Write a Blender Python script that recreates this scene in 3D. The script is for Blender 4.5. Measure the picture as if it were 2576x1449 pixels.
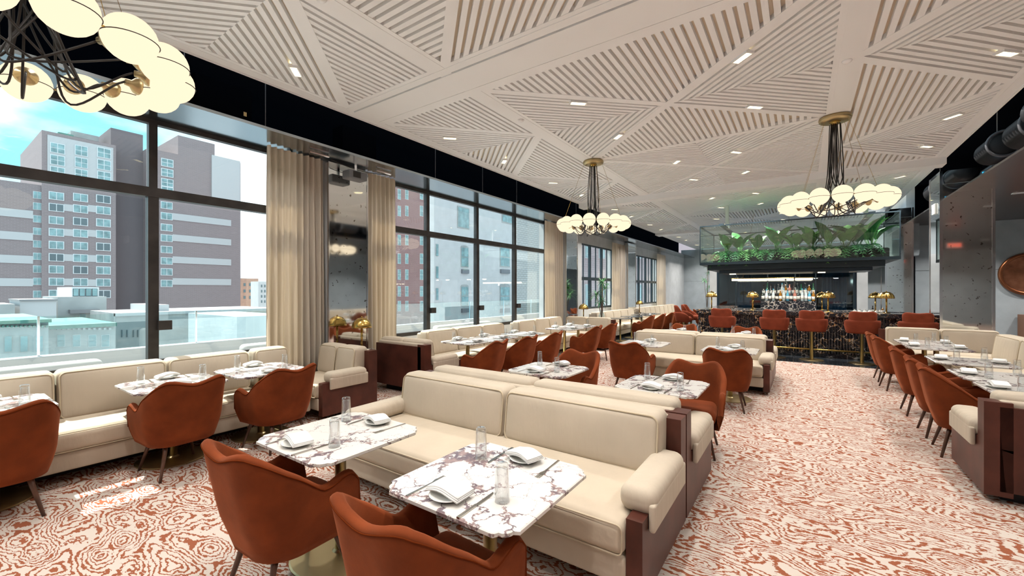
import bpy, bmesh, math, random
from mathutils import Vector, Matrix
random.seed(7)
PI = math.pi
R = math.radians
for o in list(bpy.data.objects):
    bpy.data.objects.remove(o)
scene = bpy.context.scene
COL = scene.collection

# ---------------------------------------------------------------- camera
F_PX = 1055.0
cam = bpy.data.cameras.new('camera')
cam.sensor_width = 36.0
cam.lens = 36.0 * F_PX / 2576.0
cam.shift_y = 5.5 / 2576.0
cam.clip_start = 0.05
cam.clip_end = 600
camo = bpy.data.objects.new('camera', cam)
COL.objects.link(camo)
camo.location = (0, 0, 1.65)
camo.rotation_euler = (PI / 2, 0, math.atan(729 / F_PX))
scene.camera = camo

# ---------------------------------------------------------------- view, sky, sun
scene.view_settings.view_transform = 'Standard'
scene.view_settings.look = 'None'
scene.view_settings.gamma = 1.0
scene.view_settings.exposure = 0.40
scene.view_settings.use_curve_mapping = False
SKY = 2.8
SUN = 11.0
DOWN = 16.0          # watts of each recessed ceiling light
GLOBE = 0.92          # emission of the chandelier globes

world = bpy.data.worlds.new('sky')
scene.world = world
world.use_nodes = True
wn = world.node_tree
wn.nodes.clear()
w_out = wn.nodes.new('ShaderNodeOutputWorld')
w_bg = wn.nodes.new('ShaderNodeBackground')
w_tc = wn.nodes.new('ShaderNodeTexCoord')
w_no = wn.nodes.new('ShaderNodeTexNoise')
w_no.inputs['Scale'].default_value = 3.2
w_no.inputs['Detail'].default_value = 6
w_mp = wn.nodes.new('ShaderNodeMapping')
w_mp.inputs['Scale'].default_value = (1, 1, 2.6)
w_cr = wn.nodes.new('ShaderNodeValToRGB')
w_cr.color_ramp.elements[0].position = 0.40
w_cr.color_ramp.elements[0].color = (0.13, 0.30, 0.37, 1)
w_cr.color_ramp.elements[1].position = 0.60
w_cr.color_ramp.elements[1].color = (0.60, 0.63, 0.65, 1)
wn.links.new(w_tc.outputs['Generated'], w_mp.inputs['Vector'])
wn.links.new(w_mp.outputs['Vector'], w_no.inputs['Vector'])
wn.links.new(w_no.outputs['Fac'], w_cr.inputs['Fac'])
wn.links.new(w_cr.outputs['Color'], w_bg.inputs['Color'])
w_bg.inputs['Strength'].default_value = SKY
wn.links.new(w_bg.outputs['Background'], w_out.inputs['Surface'])

sun = bpy.data.lights.new('sun', 'SUN')
sun.energy = SUN
sun.angle = R(0.6)
sun.color = (1.0, 0.95, 0.87)
suno = bpy.data.objects.new('sun', sun)
COL.objects.link(suno)
sd = Vector((0.60, 0.10, -1.0)).normalized()       # direction the sunlight travels
suno.rotation_euler = sd.to_track_quat('-Z', 'Y').to_euler()
suno.location = (-20, 0, 30)

# ---------------------------------------------------------------- materials
MAT = {}


def nd(nt, typ, **kw):
    n = nt.nodes.new(typ)
    for k, v in kw.items():
        n.inputs[k].default_value = v
    return n


def mat(name, col, rough=0.5, metal=0.0, sheen=0.0, spec=0.5, bump=None, var=None, emit=None, bmap=None):
    """principled material; bump=(scale,strength), var=(scale,amount)"""
    m = bpy.data.materials.new(name)
    m.use_nodes = True
    nt = m.node_tree
    b = nt.nodes['Principled BSDF']
    b.inputs['Base Color'].default_value = (*col, 1)
    b.inputs['Roughness'].default_value = rough
    b.inputs['Metallic'].default_value = metal
    b.inputs['Specular IOR Level'].default_value = spec
    if sheen:
        b.inputs['Sheen Weight'].default_value = sheen
        b.inputs['Sheen Roughness'].default_value = 0.4
        b.inputs['Sheen Tint'].default_value = (min(1, col[0] * 2.2 + .12), min(1, col[1] * 2.2 + .08), min(1, col[2] * 2.2 + .05), 1)
    tc = nt.nodes.new('ShaderNodeTexCoord')
    if var:
        n = nd(nt, 'ShaderNodeTexNoise', Scale=var[0], Detail=4.0)
        nt.links.new(tc.outputs['Object'], n.inputs['Vector'])
        r = nt.nodes.new('ShaderNodeValToRGB')
        r.color_ramp.elements[0].position = 0.3
        r.color_ramp.elements[1].position = 0.72
        a = var[1]
        r.color_ramp.elements[0].color = (*[c * (1 - a) for c in col], 1)
        r.color_ramp.elements[1].color = (*[min(1, c * (1 + a)) for c in col], 1)
        nt.links.new(n.outputs['Fac'], r.inputs['Fac'])
        nt.links.new(r.outputs['Color'], b.inputs['Base Color'])
    if bump:
        n = nd(nt, 'ShaderNodeTexNoise', Scale=bump[0], Detail=3.0)
        if bmap:
            mpn = nd(nt, 'ShaderNodeMapping')
            mpn.inputs['Scale'].default_value = bmap
            nt.links.new(tc.outputs['Object'], mpn.inputs['Vector'])
            nt.links.new(mpn.outputs[0], n.inputs['Vector'])
        else:
            nt.links.new(tc.outputs['Object'], n.inputs['Vector'])
        bp = nd(nt, 'ShaderNodeBump', Strength=bump[1], Distance=0.01)
        nt.links.new(n.outputs['Fac'], bp.inputs['Height'])
        nt.links.new(bp.outputs['Normal'], b.inputs['Normal'])
    if emit:
        b.inputs['Emission Color'].default_value = (*emit[0], 1)
        b.inputs['Emission Strength'].default_value = emit[1]
    MAT[name] = m
    return m


def glassmat(name, tint, lo=0.04, hi=0.6, rough=0.0, gcol=(1, 1, 1)):
    m = bpy.data.materials.new(name)
    m.use_nodes = True
    nt = m.node_tree
    nt.nodes.clear()
    o = nt.nodes.new('ShaderNodeOutputMaterial')
    mx = nt.nodes.new('ShaderNodeMixShader')
    t = nt.nodes.new('ShaderNodeBsdfTransparent')
    t.inputs['Color'].default_value = (*tint, 1)
    g = nd(nt, 'ShaderNodeBsdfGlossy', Roughness=rough)
    g.inputs['Color'].default_value = (*gcol, 1)
    lw = nd(nt, 'ShaderNodeLayerWeight', Blend=0.25)
    mr = nd(nt, 'ShaderNodeMapRange')
    mr.inputs['To Min'].default_value = lo
    mr.inputs['To Max'].default_value = hi
    nt.links.new(lw.outputs['Facing'], mr.inputs['Value'])
    nt.links.new(mr.outputs['Result'], mx.inputs['Fac'])
    nt.links.new(t.outputs[0], mx.inputs[1])
    nt.links.new(g.outputs[0], mx.inputs[2])
    nt.links.new(mx.outputs[0], o.inputs['Surface'])
    MAT[name] = m
    return m


def emis(name, col, s):
    m = bpy.data.materials.new(name)
    m.use_nodes = True
    nt = m.node_tree
    nt.nodes.clear()
    o = nt.nodes.new('ShaderNodeOutputMaterial')
    e = nt.nodes.new('ShaderNodeEmission')
    e.inputs['Color'].default_value = (*col, 1)
    e.inputs['Strength'].default_value = s
    nt.links.new(e.outputs[0], o.inputs['Surface'])
    MAT[name] = m
    return m


mat('ceiling_white', (0.82, 0.84, 0.855), 0.6)
mat('slat_white', (0.83, 0.85, 0.865), 0.55)
mat('backing_groove_shade', (0.70, 0.60, 0.47), 0.8)  # tan shade of the slat grooves put into the backing colour
mat('black_void', (0.0022, 0.003, 0.005), 0.8, spec=0.0)
mat('duct_black', (0.012, 0.012, 0.014), 0.6)
mat('duct_grey', (0.10, 0.10, 0.11), 0.5)
mat('steel_soffit', (0.42, 0.47, 0.51), 0.16, 1.0)
mat('bronze_soffit', (0.20, 0.165, 0.155), 0.28, 1.0)
mat('steel_frame', (0.035, 0.03, 0.028), 0.45, 0.3, var=(6, .4))
mat('steel_blue', (0.02, 0.035, 0.045), 0.4, 0.3)
mat('concrete', (0.44, 0.485, 0.51), 0.7, var=(2.5, .1), bump=(14, .15))
mat('concrete_pale', (0.55, 0.56, 0.565), 0.75, var=(3, .08))
mat('tile_dark', (0.035, 0.042, 0.05), 0.12, spec=0.6)
mat('linen', (0.62, 0.55, 0.46), 0.9)
mat('chrome', (0.75, 0.76, 0.78), 0.12, 1.0)
mat('cutlery', (0.5, 0.47, 0.43), 0.22, 1.0)
mat('brass', (0.60, 0.40, 0.12), 0.22, 1.0)
mat('brass_dull', (0.50, 0.40, 0.22), 0.34, 1.0)
mat('velvet', (0.165, 0.034, 0.008), 0.85, sheen=0.55, spec=.15, var=(5, .28), bump=(90, .05))
mat('velvet_seam', (0.13, 0.026, 0.007), 0.95, spec=0.0)
mat('velvet_stool', (0.20, 0.040, 0.018), 0.85, sheen=0.4, spec=.15, var=(5, .2))
mat('walnut', (0.075, 0.032, 0.018), 0.4, var=(14, .35))
mat('mahogany', (0.078, 0.023, 0.015), 0.38, spec=.3, var=(4, .35))
mat('plinth_black', (0.006, 0.006, 0.009), 0.6)
mat('cream', (0.50, 0.425, 0.335), 0.9, sheen=0.25, spec=.1, var=(3, .06), bump=(9, .45), bmap=(2.2, 2.2, .45))
mat('cream_seat', (0.52, 0.435, 0.335), 0.9, sheen=0.25, spec=.1, var=(3, .06), bump=(7, .7), bmap=(1.6, .5, 1.0))
mat('cream_pipe', (0.50, 0.41, 0.29), 0.9)
mat('porcelain', (0.74, 0.74, 0.70), 0.2)
mat('napkin', (0.74, 0.73, 0.71), 0.9, bump=(12, .2))
mat('leaf_dark', (0.03, 0.17, 0.055), 0.4, var=(8, .4))
mat('leaf', (0.07, 0.27, 0.075), 0.42, var=(8, .4))
mat('leaf_pale', (0.17, 0.40, 0.12), 0.45, var=(8, .3))
mat('trunk', (0.16, 0.10, 0.06), 0.8)
mat('copper', (0.45, 0.17, 0.08), 0.3, 1.0)
mat('wood_mid', (0.25, 0.11, 0.055), 0.45)
mat('wood_dark_int', (0.06, 0.05, 0.045), 0.6)
mat('white_paint', (0.8, 0.8, 0.79), 0.6)
mat('outdoor_cushion', (0.40, 0.395, 0.38), 0.85)
mat('outdoor_white', (0.42, 0.42, 0.42), 0.8)
mat('deck', (0.40, 0.395, 0.385), 0.8, var=(2, .1))
mat('cord_black', (0.012, 0.011, 0.011), 0.5)
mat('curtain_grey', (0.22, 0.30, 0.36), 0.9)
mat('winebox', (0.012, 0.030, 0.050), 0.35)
mat('plastic_grey', (0.16, 0.17, 0.19), 0.5)
mat('soil', (0.03, 0.022, 0.018), 0.9)
emis('globe', (1.0, 0.81, 0.57), GLOBE)
emis('downlight', (1.0, 0.80, 0.42), 7.0)
emis('tube_light', (1.0, 0.86, 0.62), 4.0)
emis('bulb', (1.0, 0.85, 0.6), 30.0)
emis('exit_red', (1.0, 0.12, 0.06), 1.6)
mat('blue_tape', (0.0, 0.32, 0.62), 0.5)
glassmat('pane', (0.94, 0.975, 0.98), 0.025, 0.35)
glassmat('rail_glass', (0.84, 0.92, 0.92), 0.06, 0.4)
glassmat('loft_glass', (0.86, 0.93, 0.90), 0.10, 0.45)
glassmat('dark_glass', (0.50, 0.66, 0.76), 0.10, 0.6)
glassmat('tumbler', (0.965, 0.975, 0.98), 0.03, 0.9)
glassmat('bottle_clear', (0.80, 0.90, 0.93), 0.12, 0.7)
mat('bottle_green', (0.02, 0.13, 0.07), 0.12)
mat('bottle_amber', (0.32, 0.14, 0.015), 0.12)
mat('bottle_dark', (0.02, 0.018, 0.02), 0.12)
mat('bottle_blue', (0.12, 0.45, 0.65), 0.15)
mat('bottle_rose', (0.55, 0.22, 0.17), 0.15)
mat('bottle_frost', (0.62, 0.72, 0.75), 0.3)
mat('paper', (0.8, 0.79, 0.74), 0.7)
mat('mirror_plain', (0.80, 0.84, 0.85), 0.015, 1.0)


def antique_mirror():
    m = mat('antique_mirror', (0.78, 0.79, 0.77), 0.05, 1.0)
    nt = m.node_tree
    b = nt.nodes['Principled BSDF']
    tc = nt.nodes['Texture Coordinate']
    n = nd(nt, 'ShaderNodeTexNoise', Scale=16.0, Detail=3.0)
    nt.links.new(tc.outputs['Object'], n.inputs['Vector'])
    r = nt.nodes.new('ShaderNodeValToRGB')
    r.color_ramp.elements[0].position = 0.655
    r.color_ramp.elements[1].position = 0.70
    r.color_ramp.elements[0].color = (0.78, 0.80, 0.79, 1)
    r.color_ramp.elements[1].color = (0.22, 0.20, 0.17, 1)
    nt.links.new(n.outputs['Fac'], r.inputs['Fac'])
    nt.links.new(r.outputs['Color'], b.inputs['Base Color'])


antique_mirror()


def math_n(nt, op, a, b=None):
    n = nt.nodes.new('ShaderNodeMath')
    n.operation = op
    for i, v in enumerate((a, b)):
        if v is None:
            continue
        if isinstance(v, (int, float)):
            n.inputs[i].default_value = v
        else:
            nt.links.new(v, n.inputs[i])
    return n.outputs[0]


def carpet_mat():
    m = mat('carpet', (0.7, 0.6, 0.5), 0.95, spec=0.05)
    nt = m.node_tree
    b = nt.nodes['Principled BSDF']
    tc = nt.nodes['Texture Coordinate']
    mp = nd(nt, 'ShaderNodeMapping')
    mp.inputs['Scale'].default_value = (0.80, 1.6, 1.0)
    nt.links.new(tc.outputs['Object'], mp.inputs['Vector'])
    # warp
    nz = nd(nt, 'ShaderNodeTexNoise', Scale=16.0, Detail=4.0, Roughness=0.6)
    nt.links.new(mp.outputs[0], nz.inputs['Vector'])
    sub = nt.nodes.new('ShaderNodeVectorMath')
    sub.operation = 'SUBTRACT'
    nt.links.new(nz.outputs['Color'], sub.inputs[0])
    sub.inputs[1].default_value = (0.5, 0.5, 0.5)
    sc = nt.nodes.new('ShaderNodeVectorMath')
    sc.operation = 'SCALE'
    nt.links.new(sub.outputs[0], sc.inputs[0])
    sc.inputs['Scale'].default_value = 0.085
    ad = nt.nodes.new('ShaderNodeVectorMath')
    ad.operation = 'ADD'
    nt.links.new(mp.outputs[0], ad.inputs[0])
    nt.links.new(sc.outputs[0], ad.inputs[1])
    # concentric rings round scattered centres
    vo = nt.nodes.new('ShaderNodeTexVoronoi')
    vo.feature = 'SMOOTH_F1'
    vo.inputs['Scale'].default_value = 3.4
    vo.inputs['Smoothness'].default_value = 0.35
    nt.links.new(ad.outputs[0], vo.inputs['Vector'])
    n2 = nd(nt, 'ShaderNodeTexNoise', Scale=1.6, Detail=1.0)
    nt.links.new(ad.outputs[0], n2.inputs['Vector'])
    h = math_n(nt, 'ADD', math_n(nt, 'MULTIPLY', vo.outputs['Distance'], 9.5), math_n(nt, 'MULTIPLY', n2.outputs['Fac'], 9.0))
    s = math_n(nt, 'SINE', math_n(nt, 'MULTIPLY', h, 6.283))
    # jagged stroke edge
    n3 = nd(nt, 'ShaderNodeTexNoise', Scale=55.0, Detail=1.0)
    nt.links.new(mp.outputs[0], n3.inputs['Vector'])
    n4 = nd(nt, 'ShaderNodeTexNoise', Scale=9.0, Detail=1.0)
    nt.links.new(mp.outputs[0], n4.inputs['Vector'])
    s2 = math_n(nt, 'ADD', s, math_n(nt, 'ADD', math_n(nt, 'MULTIPLY', math_n(nt, 'SUBTRACT', n3.outputs['Fac'], 0.5), 1.9),
                                    math_n(nt, 'MULTIPLY', math_n(nt, 'SUBTRACT', n4.outputs['Fac'], 0.5), 2.0)))
    r = nt.nodes.new('ShaderNodeValToRGB')
    r.color_ramp.elements[0].position = 0.32
    r.color_ramp.elements[0].color = (0.55, 0.475, 0.415, 1)
    r.color_ramp.elements[1].position = 0.46
    r.color_ramp.elements[1].color = (0.27, 0.088, 0.045, 1)
    nt.links.new(s2, r.inputs['Fac'])
    nt.links.new(r.outputs['Color'], b.inputs['Base Color'])


carpet_mat()


def marble_mat(name, base, vein, vein2, scale, rough, width=0.012, heavy=0.5, coord='Object'):
    m = mat(name, base, rough, spec=0.5)
    nt = m.node_tree
    b = nt.nodes['Principled BSDF']
    tc = nt.nodes['Texture Coordinate']
    oi = nt.nodes.new('ShaderNodeObjectInfo')
    ad = nt.nodes.new('ShaderNodeVectorMath')
    ad.operation = 'ADD'
    cmb = nt.nodes.new('ShaderNodeCombineXYZ')
    for i in range(3):
        nt.links.new(math_n(nt, 'MULTIPLY', oi.outputs['Random'], 37.0 + 11 * i), cmb.inputs[i])
    nt.links.new(tc.outputs[coord], ad.inputs[0])
    nt.links.new(cmb.outputs[0], ad.inputs[1])
    # warp the coordinates so the veins run in broken arcs
    wz = nd(nt, 'ShaderNodeTexNoise', Scale=scale * 0.9, Detail=7.0, Roughness=0.62)
    nt.links.new(ad.outputs[0], wz.inputs['Vector'])
    sc = nt.nodes.new('ShaderNodeVectorMath')
    sc.operation = 'SCALE'
    nt.links.new(wz.outputs['Color'], sc.inputs[0])
    sc.inputs['Scale'].default_value = 2.1 / scale
    a2 = nt.nodes.new('ShaderNodeVectorMath')
    a2.operation = 'ADD'
    nt.links.new(ad.outputs[0], a2.inputs[0])
    nt.links.new(sc.outputs[0], a2.inputs[1])
    vo = nt.nodes.new('ShaderNodeTexVoronoi')
    vo.feature = 'DISTANCE_TO_EDGE'
    vo.inputs['Scale'].default_value = scale
    nt.links.new(a2.outputs[0], vo.inputs['Vector'])
    mask = nd(nt, 'ShaderNodeTexNoise', Scale=scale * 0.55, Detail=3.0)
    nt.links.new(ad.outputs[0], mask.inputs['Vector'])
    mk = nd(nt, 'ShaderNodeMapRange')
    mk.inputs['From Min'].default_value = 0.435
    mk.inputs['From Max'].default_value = 0.69
    mk.inputs['To Min'].default_value = width * 0.25
    mk.inputs['To Max'].default_value = width * (2 + 9 * heavy)
    nt.links.new(mask.outputs['Fac'], mk.inputs['Value'])
    q = math_n(nt, 'DIVIDE', vo.outputs['Distance'], mk.outputs[0])
    r = nt.nodes.new('ShaderNodeValToRGB')
    r.color_ramp.elements[0].position = 0.45
    r.color_ramp.elements[0].color = (1, 1, 1, 1)
    r.color_ramp.elements[1].position = 1.0
    r.color_ramp.elements[1].color = (0, 0, 0, 1)
    nt.links.new(q, r.inputs['Fac'])
    cn = nd(nt, 'ShaderNodeTexNoise', Scale=scale * 3, Detail=4.0)
    nt.links.new(ad.outputs[0], cn.inputs['Vector'])
    cr = nt.nodes.new('ShaderNodeValToRGB')
    cr.color_ramp.elements[0].position = 0.42
    cr.color_ramp.elements[0].color = (*vein, 1)
    cr.color_ramp.elements[1].position = 0.6
    cr.color_ramp.elements[1].color = (*vein2, 1)
    nt.links.new(cn.outputs['Fac'], cr.inputs['Fac'])
    mx = nt.nodes.new('ShaderNodeMixRGB')
    mx.inputs[1].default_value = (*base, 1)
    nt.links.new(r.outputs['Color'], mx.inputs[0])
    nt.links.new(cr.outputs['Color'], mx.inputs[2])
    nt.links.new(mx.outputs[0], b.inputs['Base Color'])
    return m


marble_mat('marble_white', (0.63, 0.605, 0.565), (0.15, 0.115, 0.13), (0.30, 0.21, 0.20), 6.5, 0.14, 0.028, 0.55)
marble_mat('marble_black', (0.014, 0.016, 0.022), (0.50, 0.27, 0.09), (0.62, 0.58, 0.54), 7.5, 0.16, 0.028, 0.20)
marble_mat('marble_black_fine', (0.016, 0.019, 0.026), (0.42, 0.36, 0.30), (0.55, 0.55, 0.55), 9.0, 0.16, 0.03, 0.3)


def wall_panel_mat(name, c1, c2, bw, bh, mortar=0.02):
    m = mat(name, c1, 0.85)
    nt = m.node_tree
    b = nt.nodes['Principled BSDF']
    tc = nt.nodes['Texture Coordinate']
    sp = nt.nodes.new('ShaderNodeSeparateXYZ')
    nt.links.new(tc.outputs['Object'], sp.inputs[0])
    cm = nt.nodes.new('ShaderNodeCombineXYZ')
    nt.links.new(math_n(nt, 'ADD', sp.outputs[0], sp.outputs[1]), cm.inputs[0])
    nt.links.new(sp.outputs[2], cm.inputs[1])
    br = nt.nodes.new('ShaderNodeTexBrick')
    br.inputs['Color1'].default_value = (*c1, 1)
    br.inputs['Color2'].default_value = (*[c * .93 for c in c1], 1)
    br.inputs['Mortar'].default_value = (*c2, 1)
    br.inputs['Scale'].default_value = 1.0
    br.inputs['Brick Width'].default_value = bw
    br.inputs['Row Height'].default_value = bh
    br.inputs['Mortar Size'].default_value = mortar
    nt.links.new(cm.outputs[0], br.inputs['Vector'])
    nt.links.new(br.outputs['Color'], b.inputs['Base Color'])
    return m


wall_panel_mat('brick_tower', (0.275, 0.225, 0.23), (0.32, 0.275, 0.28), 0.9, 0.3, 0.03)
mat('brick_tower_shaded', (0.17, 0.145, 0.155), 0.9)  # shade on the tower's recessed side put into a darker brick colour
wall_panel_mat('brick_red', (0.25, 0.145, 0.145), (0.30, 0.21, 0.21), 0.8, 0.28, 0.03)
wall_panel_mat('brick_white', (0.46, 0.45, 0.44), (0.30, 0.285, 0.275), 0.42, 0.145, 0.02)
wall_panel_mat('brick_pink', (0.36, 0.25, 0.255), (0.42, 0.33, 0.33), 0.5, 0.2, 0.02)
mat('stucco_white', (0.54, 0.545, 0.55), 0.85, var=(.6, .06))
mat('stucco_grey', (0.34, 0.36, 0.36), 0.85, var=(.5, .15))
mat('stone_grey', (0.40, 0.42, 0.42), 0.9, var=(.7, .1))
mat('copper_green', (0.10, 0.25, 0.205), 0.7, var=(2, .2))
mat('band_white', (0.50, 0.51, 0.52), 0.8)
mat('win_frame_white', (0.68, 0.72, 0.74), 0.6)
mat('win_glass', (0.20, 0.34, 0.36), 0.15, var=(.8, .35))
mat('win_glass_dark', (0.10, 0.15, 0.17), 0.15)
mat('roof_grey', (0.25, 0.25, 0.26), 0.9)
mat('brick_orange', (0.46, 0.27, 0.20), 0.9, var=(1, .1))


# ---------------------------------------------------------------- mesh helpers
class MB:
    def __init__(s):
        s.v = []
        s.f = []

    def add(s, vs, fs):
        n = len(s.v)
        s.v += [tuple(p) for p in vs]
        s.f += [tuple(n + i for i in f) for f in fs]
        return s

    def box(s, x0, x1, y0, y1, z0, z1):
        vs = [(x, y, z) for z in (z0, z1) for y in (y0, y1) for x in (x0, x1)]
        return s.add(vs, [(0, 2, 3, 1), (4, 5, 7, 6), (0, 1, 5, 4), (2, 6, 7, 3), (0, 4, 6, 2), (1, 3, 7, 5)])

    def prism(s, pts, z0, z1):
        n = len(pts)
        vs = [(p[0], p[1], z0) for p in pts] + [(p[0], p[1], z1) for p in pts]
        fs = [tuple(range(n))[::-1], tuple(range(n, 2 * n))]
        fs += [(i, (i + 1) % n, n + (i + 1) % n, n + i) for i in range(n)]
        return s.add(vs, fs)

    def lathe(s, prof, n=20, c=(0, 0), lobes=0, la=0.0):
        vs = []
        for r, z in prof:
            for k in range(n):
                a = 2 * PI * k / n
                rr = r * (1 + la * (abs(math.cos(a * lobes / 2)) - 1)) if lobes else r
                vs.append((c[0] + rr * math.cos(a), c[1] + rr * math.sin(a), z))
        fs = []
        for j in range(len(prof) - 1):
            for k in range(n):
                fs.append((j * n + k, j * n + (k + 1) % n, (j + 1) * n + (k + 1) % n, (j + 1) * n + k))
        if prof[0][0] > 1e-6:
            fs.append(tuple(range(n))[::-1])
        if prof[-1][0] > 1e-6:
            fs.append(tuple(range((len(prof) - 1) * n, len(prof) * n)))
        return s.add(vs, fs)

    def tube(s, pts, r, n=6, closed=False, r1=None):
        pts = [Vector(p) for p in pts]
        m = len(pts)
        vs = []
        up = Vector((0, 0, 1))
        prev = None
        for i, p in enumerate(pts):
            if closed:
                t = pts[(i + 1) % m] - pts[i - 1]
            else:
                t = pts[min(i + 1, m - 1)] - pts[max(i - 1, 0)]
            t = t.normalized() if t.length > 1e-9 else Vector((0, 0, 1))
            if prev is None:
                a = t.cross(up)
                if a.length < 1e-3:
                    a = t.cross(Vector((1, 0, 0)))
            else:
                a = prev - t * prev.dot(t)
            a.normalize()
            prev = a
            b = t.cross(a)
            rr = r if r1 is None else r + (r1 - r) * i / (m - 1)
            for k in range(n):
                w = 2 * PI * k / n
                vs.append(p + a * (rr * math.cos(w)) + b * (rr * math.sin(w)))
        fs = []
        for i in range(m if closed else m - 1):
            for k in range(n):
                i2 = (i + 1) % m
                fs.append((i * n + k, i * n + (k + 1) % n, i2 * n + (k + 1) % n, i2 * n + k))
        if not closed:
            fs.append(tuple(range(n))[::-1])
            fs.append(tuple(range((m - 1) * n, m * n)))
        return s.add(vs, fs)

    def sphere(s, c, r, n=20, m=12):
        prof = [(r * math.sin(PI * j / m), -r * math.cos(PI * j / m)) for j in range(m + 1)]
        prof = [(max(a, 0), b) for a, b in prof]
        vs = []
        fs = []
        vs.append((c[0], c[1], c[2] - r))
        for j in range(1, m):
            for k in range(n):
                a = 2 * PI * k / n
                vs.append((c[0] + prof[j][0] * math.cos(a), c[1] + prof[j][0] * math.sin(a), c[2] + prof[j][1]))
        vs.append((c[0], c[1], c[2] + r))
        for k in range(n):
            fs.append((0, 1 + (k + 1) % n, 1 + k))
            L = 1 + (m - 2) * n
            fs.append((L + k, L + (k + 1) % n, len(vs) - 1))
        for j in range(m - 2):
            for k in range(n):
                a = 1 + j * n
                fs.append((a + k, a + (k + 1) % n, a + n + (k + 1) % n, a + n + k))
        return s.add(vs, fs)

    def rbox(s, x0, x1, y0, y1, z0, z1, r=0.03, n=7, bulge=(0, 0, 0)):
        """rounded box with softly bulging faces"""
        c = Vector(((x0 + x1) / 2, (y0 + y1) / 2, (z0 + z1) / 2))
        h = Vector(((x1 - x0) / 2, (y1 - y0) / 2, (z1 - z0) / 2))
        r = min(r, h.x * .98, h.y * .98, h.z * .98)
        def ticks(hh):
            e = [-hh, -hh + r * .3, -hh + r * .65, -hh + r]
            mid = [(-hh + r) + (2 * hh - 2 * r) * k / (n - 1) for k in range(1, n - 1)]
            return e + mid + [-q for q in e[::-1]]
        T = [ticks(h.x), ticks(h.y), ticks(h.z)]
        idx = {}
        def vert(q):
            key = (round(q[0], 5), round(q[1], 5), round(q[2], 5))
            if key in idx:
                return idx[key]
            core = Vector((max(-h.x + r, min(h.x - r, q[0])), max(-h.y + r, min(h.y - r, q[1])), max(-h.z + r, min(h.z - r, q[2]))))
            d = Vector(q) - core
            # push corner points of the box out to the rounded surface
            p = core + (d.normalized() * r if d.length > 1e-9 else d)
            for ax in range(3):
                if bulge[ax] and abs(abs(q[ax]) - h[ax]) < 1e-6:
                    o = [a for a in range(3) if a != ax]
                    w = (1 - (q[o[0]] / h[o[0]]) ** 2) * (1 - (q[o[1]] / h[o[1]]) ** 2)
                    p[ax] += math.copysign(bulge[ax] * w ** 0.6 if w > 0 else 0, q[ax])
            s.v.append(tuple(p + c))
            idx[key] = len(s.v) - 1
            return idx[key]
        for ax in range(3):
            u, w = [(1, 2), (2, 0), (0, 1)][ax]
            for sg in (-1, 1):
                for i in range(len(T[u]) - 1):
                    for j in range(len(T[w]) - 1):
                        q = []
                        for a, b in ((i, j), (i + 1, j), (i + 1, j + 1), (i, j + 1)):
                            p = [0, 0, 0]
                            p[ax] = sg * h[ax]
                            p[u] = T[u][a]
                            p[w] = T[w][b]
                            q.append(vert(p))
                        if sg < 0:
                            q = q[::-1]
                        if len(set(q)) > 2:
                            s.f.append(tuple(q))
        return s

    def build(s, name, m, parent=None, smooth=False, loc=None, rot=None):
        me = bpy.data.meshes.new(name)
        me.from_pydata(s.v, [], s.f)
        me.update()
        if smooth:
            for p in me.polygons:
                p.use_smooth = True
        me.materials.append(MAT[m] if isinstance(m, str) else m)
        o = bpy.data.objects.new(name, me)
        COL.objects.link(o)
        if parent:
            o.parent = parent
        if loc:
            o.location = loc
        if rot:
            o.rotation_euler = rot
        return o


def tag(o, label=None, cat=None, group=None, kind=None):
    if label:
        o['label'] = label
    if cat:
        o['category'] = cat
    if group:
        o['group'] = group
    if kind:
        o['kind'] = kind
    return o


def thing(name, label, cat, loc=(0, 0, 0), rz=0.0, group=None):
    o = bpy.data.objects.new(name, None)
    o.empty_display_size = 0.1
    COL.objects.link(o)
    o.location = loc
    o.rotation_euler = (0, 0, rz)
    return tag(o, label, cat, group)


def copy_tree(o, parent=None):
    c = o.copy()
    COL.objects.link(c)
    if parent:
        c.parent = parent
    for ch in list(o.children):
        copy_tree(ch, c)
    return c


def dup(root, loc, rz, label, group=None):
    c = copy_tree(root)
    c.location = loc
    c.rotation_euler = (0, 0, rz)
    c['label'] = label
    if group:
        c['group'] = group
    return c


def struct(name, mb, m, label=None, smooth=False):
    o = mb.build(name, m, smooth=smooth)
    o['kind'] = 'structure'
    if label:
        o['label'] = label
    return o

# ================================================================ STRUCTURE
ZC = 4.18                       # underside of the slatted ceiling
YB, YF = -5.0, 28.0             # wall behind the camera, far wall
SOF = 3.66                      # soffit height
struct('floor', MB().box(-6.45, 8, YB, 11.6, -0.1, 0), 'carpet', 'cream carpet with rust wood grain pattern')
struct('floor_tile', MB().box(-6.45, 8, 11.6, YF, -0.1, -0.004), 'tile_dark', 'glossy dark tile floor around the bar')
for o in bpy.data.objects:
    if o.name == 'floor_tile':
        o.name = 'floor.001'


# ---- ceiling -------------------------------------------------
def clip(poly, n, d):
    """keep n.p <= d"""
    out = []
    for i in range(len(poly)):
        a, b = poly[i], poly[(i + 1) % len(poly)]
        da = n[0] * a[0] + n[1] * a[1] - d
        db = n[0] * b[0] + n[1] * b[1] - d
        if da <= 0:
            out.append(a)
        if da * db < 0:
            t = da / (da - db)
            out.append((a[0] + (b[0] - a[0]) * t, a[1] + (b[1] - a[1]) * t))
    return out


def area2(p):
    return sum(p[i][0] * p[(i + 1) % len(p)][1] - p[(i + 1) % len(p)][0] * p[i][1] for i in range(len(p)))


ceiling = struct('ceiling', MB().box(-5.35, 2.25, YB, YF, ZC + 0.055, ZC + 0.12), 'backing_groove_shade', 'white ceiling of triangular slatted panels')
frame_mb = MB()
PITCH, SW = 0.090, 0.054


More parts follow.
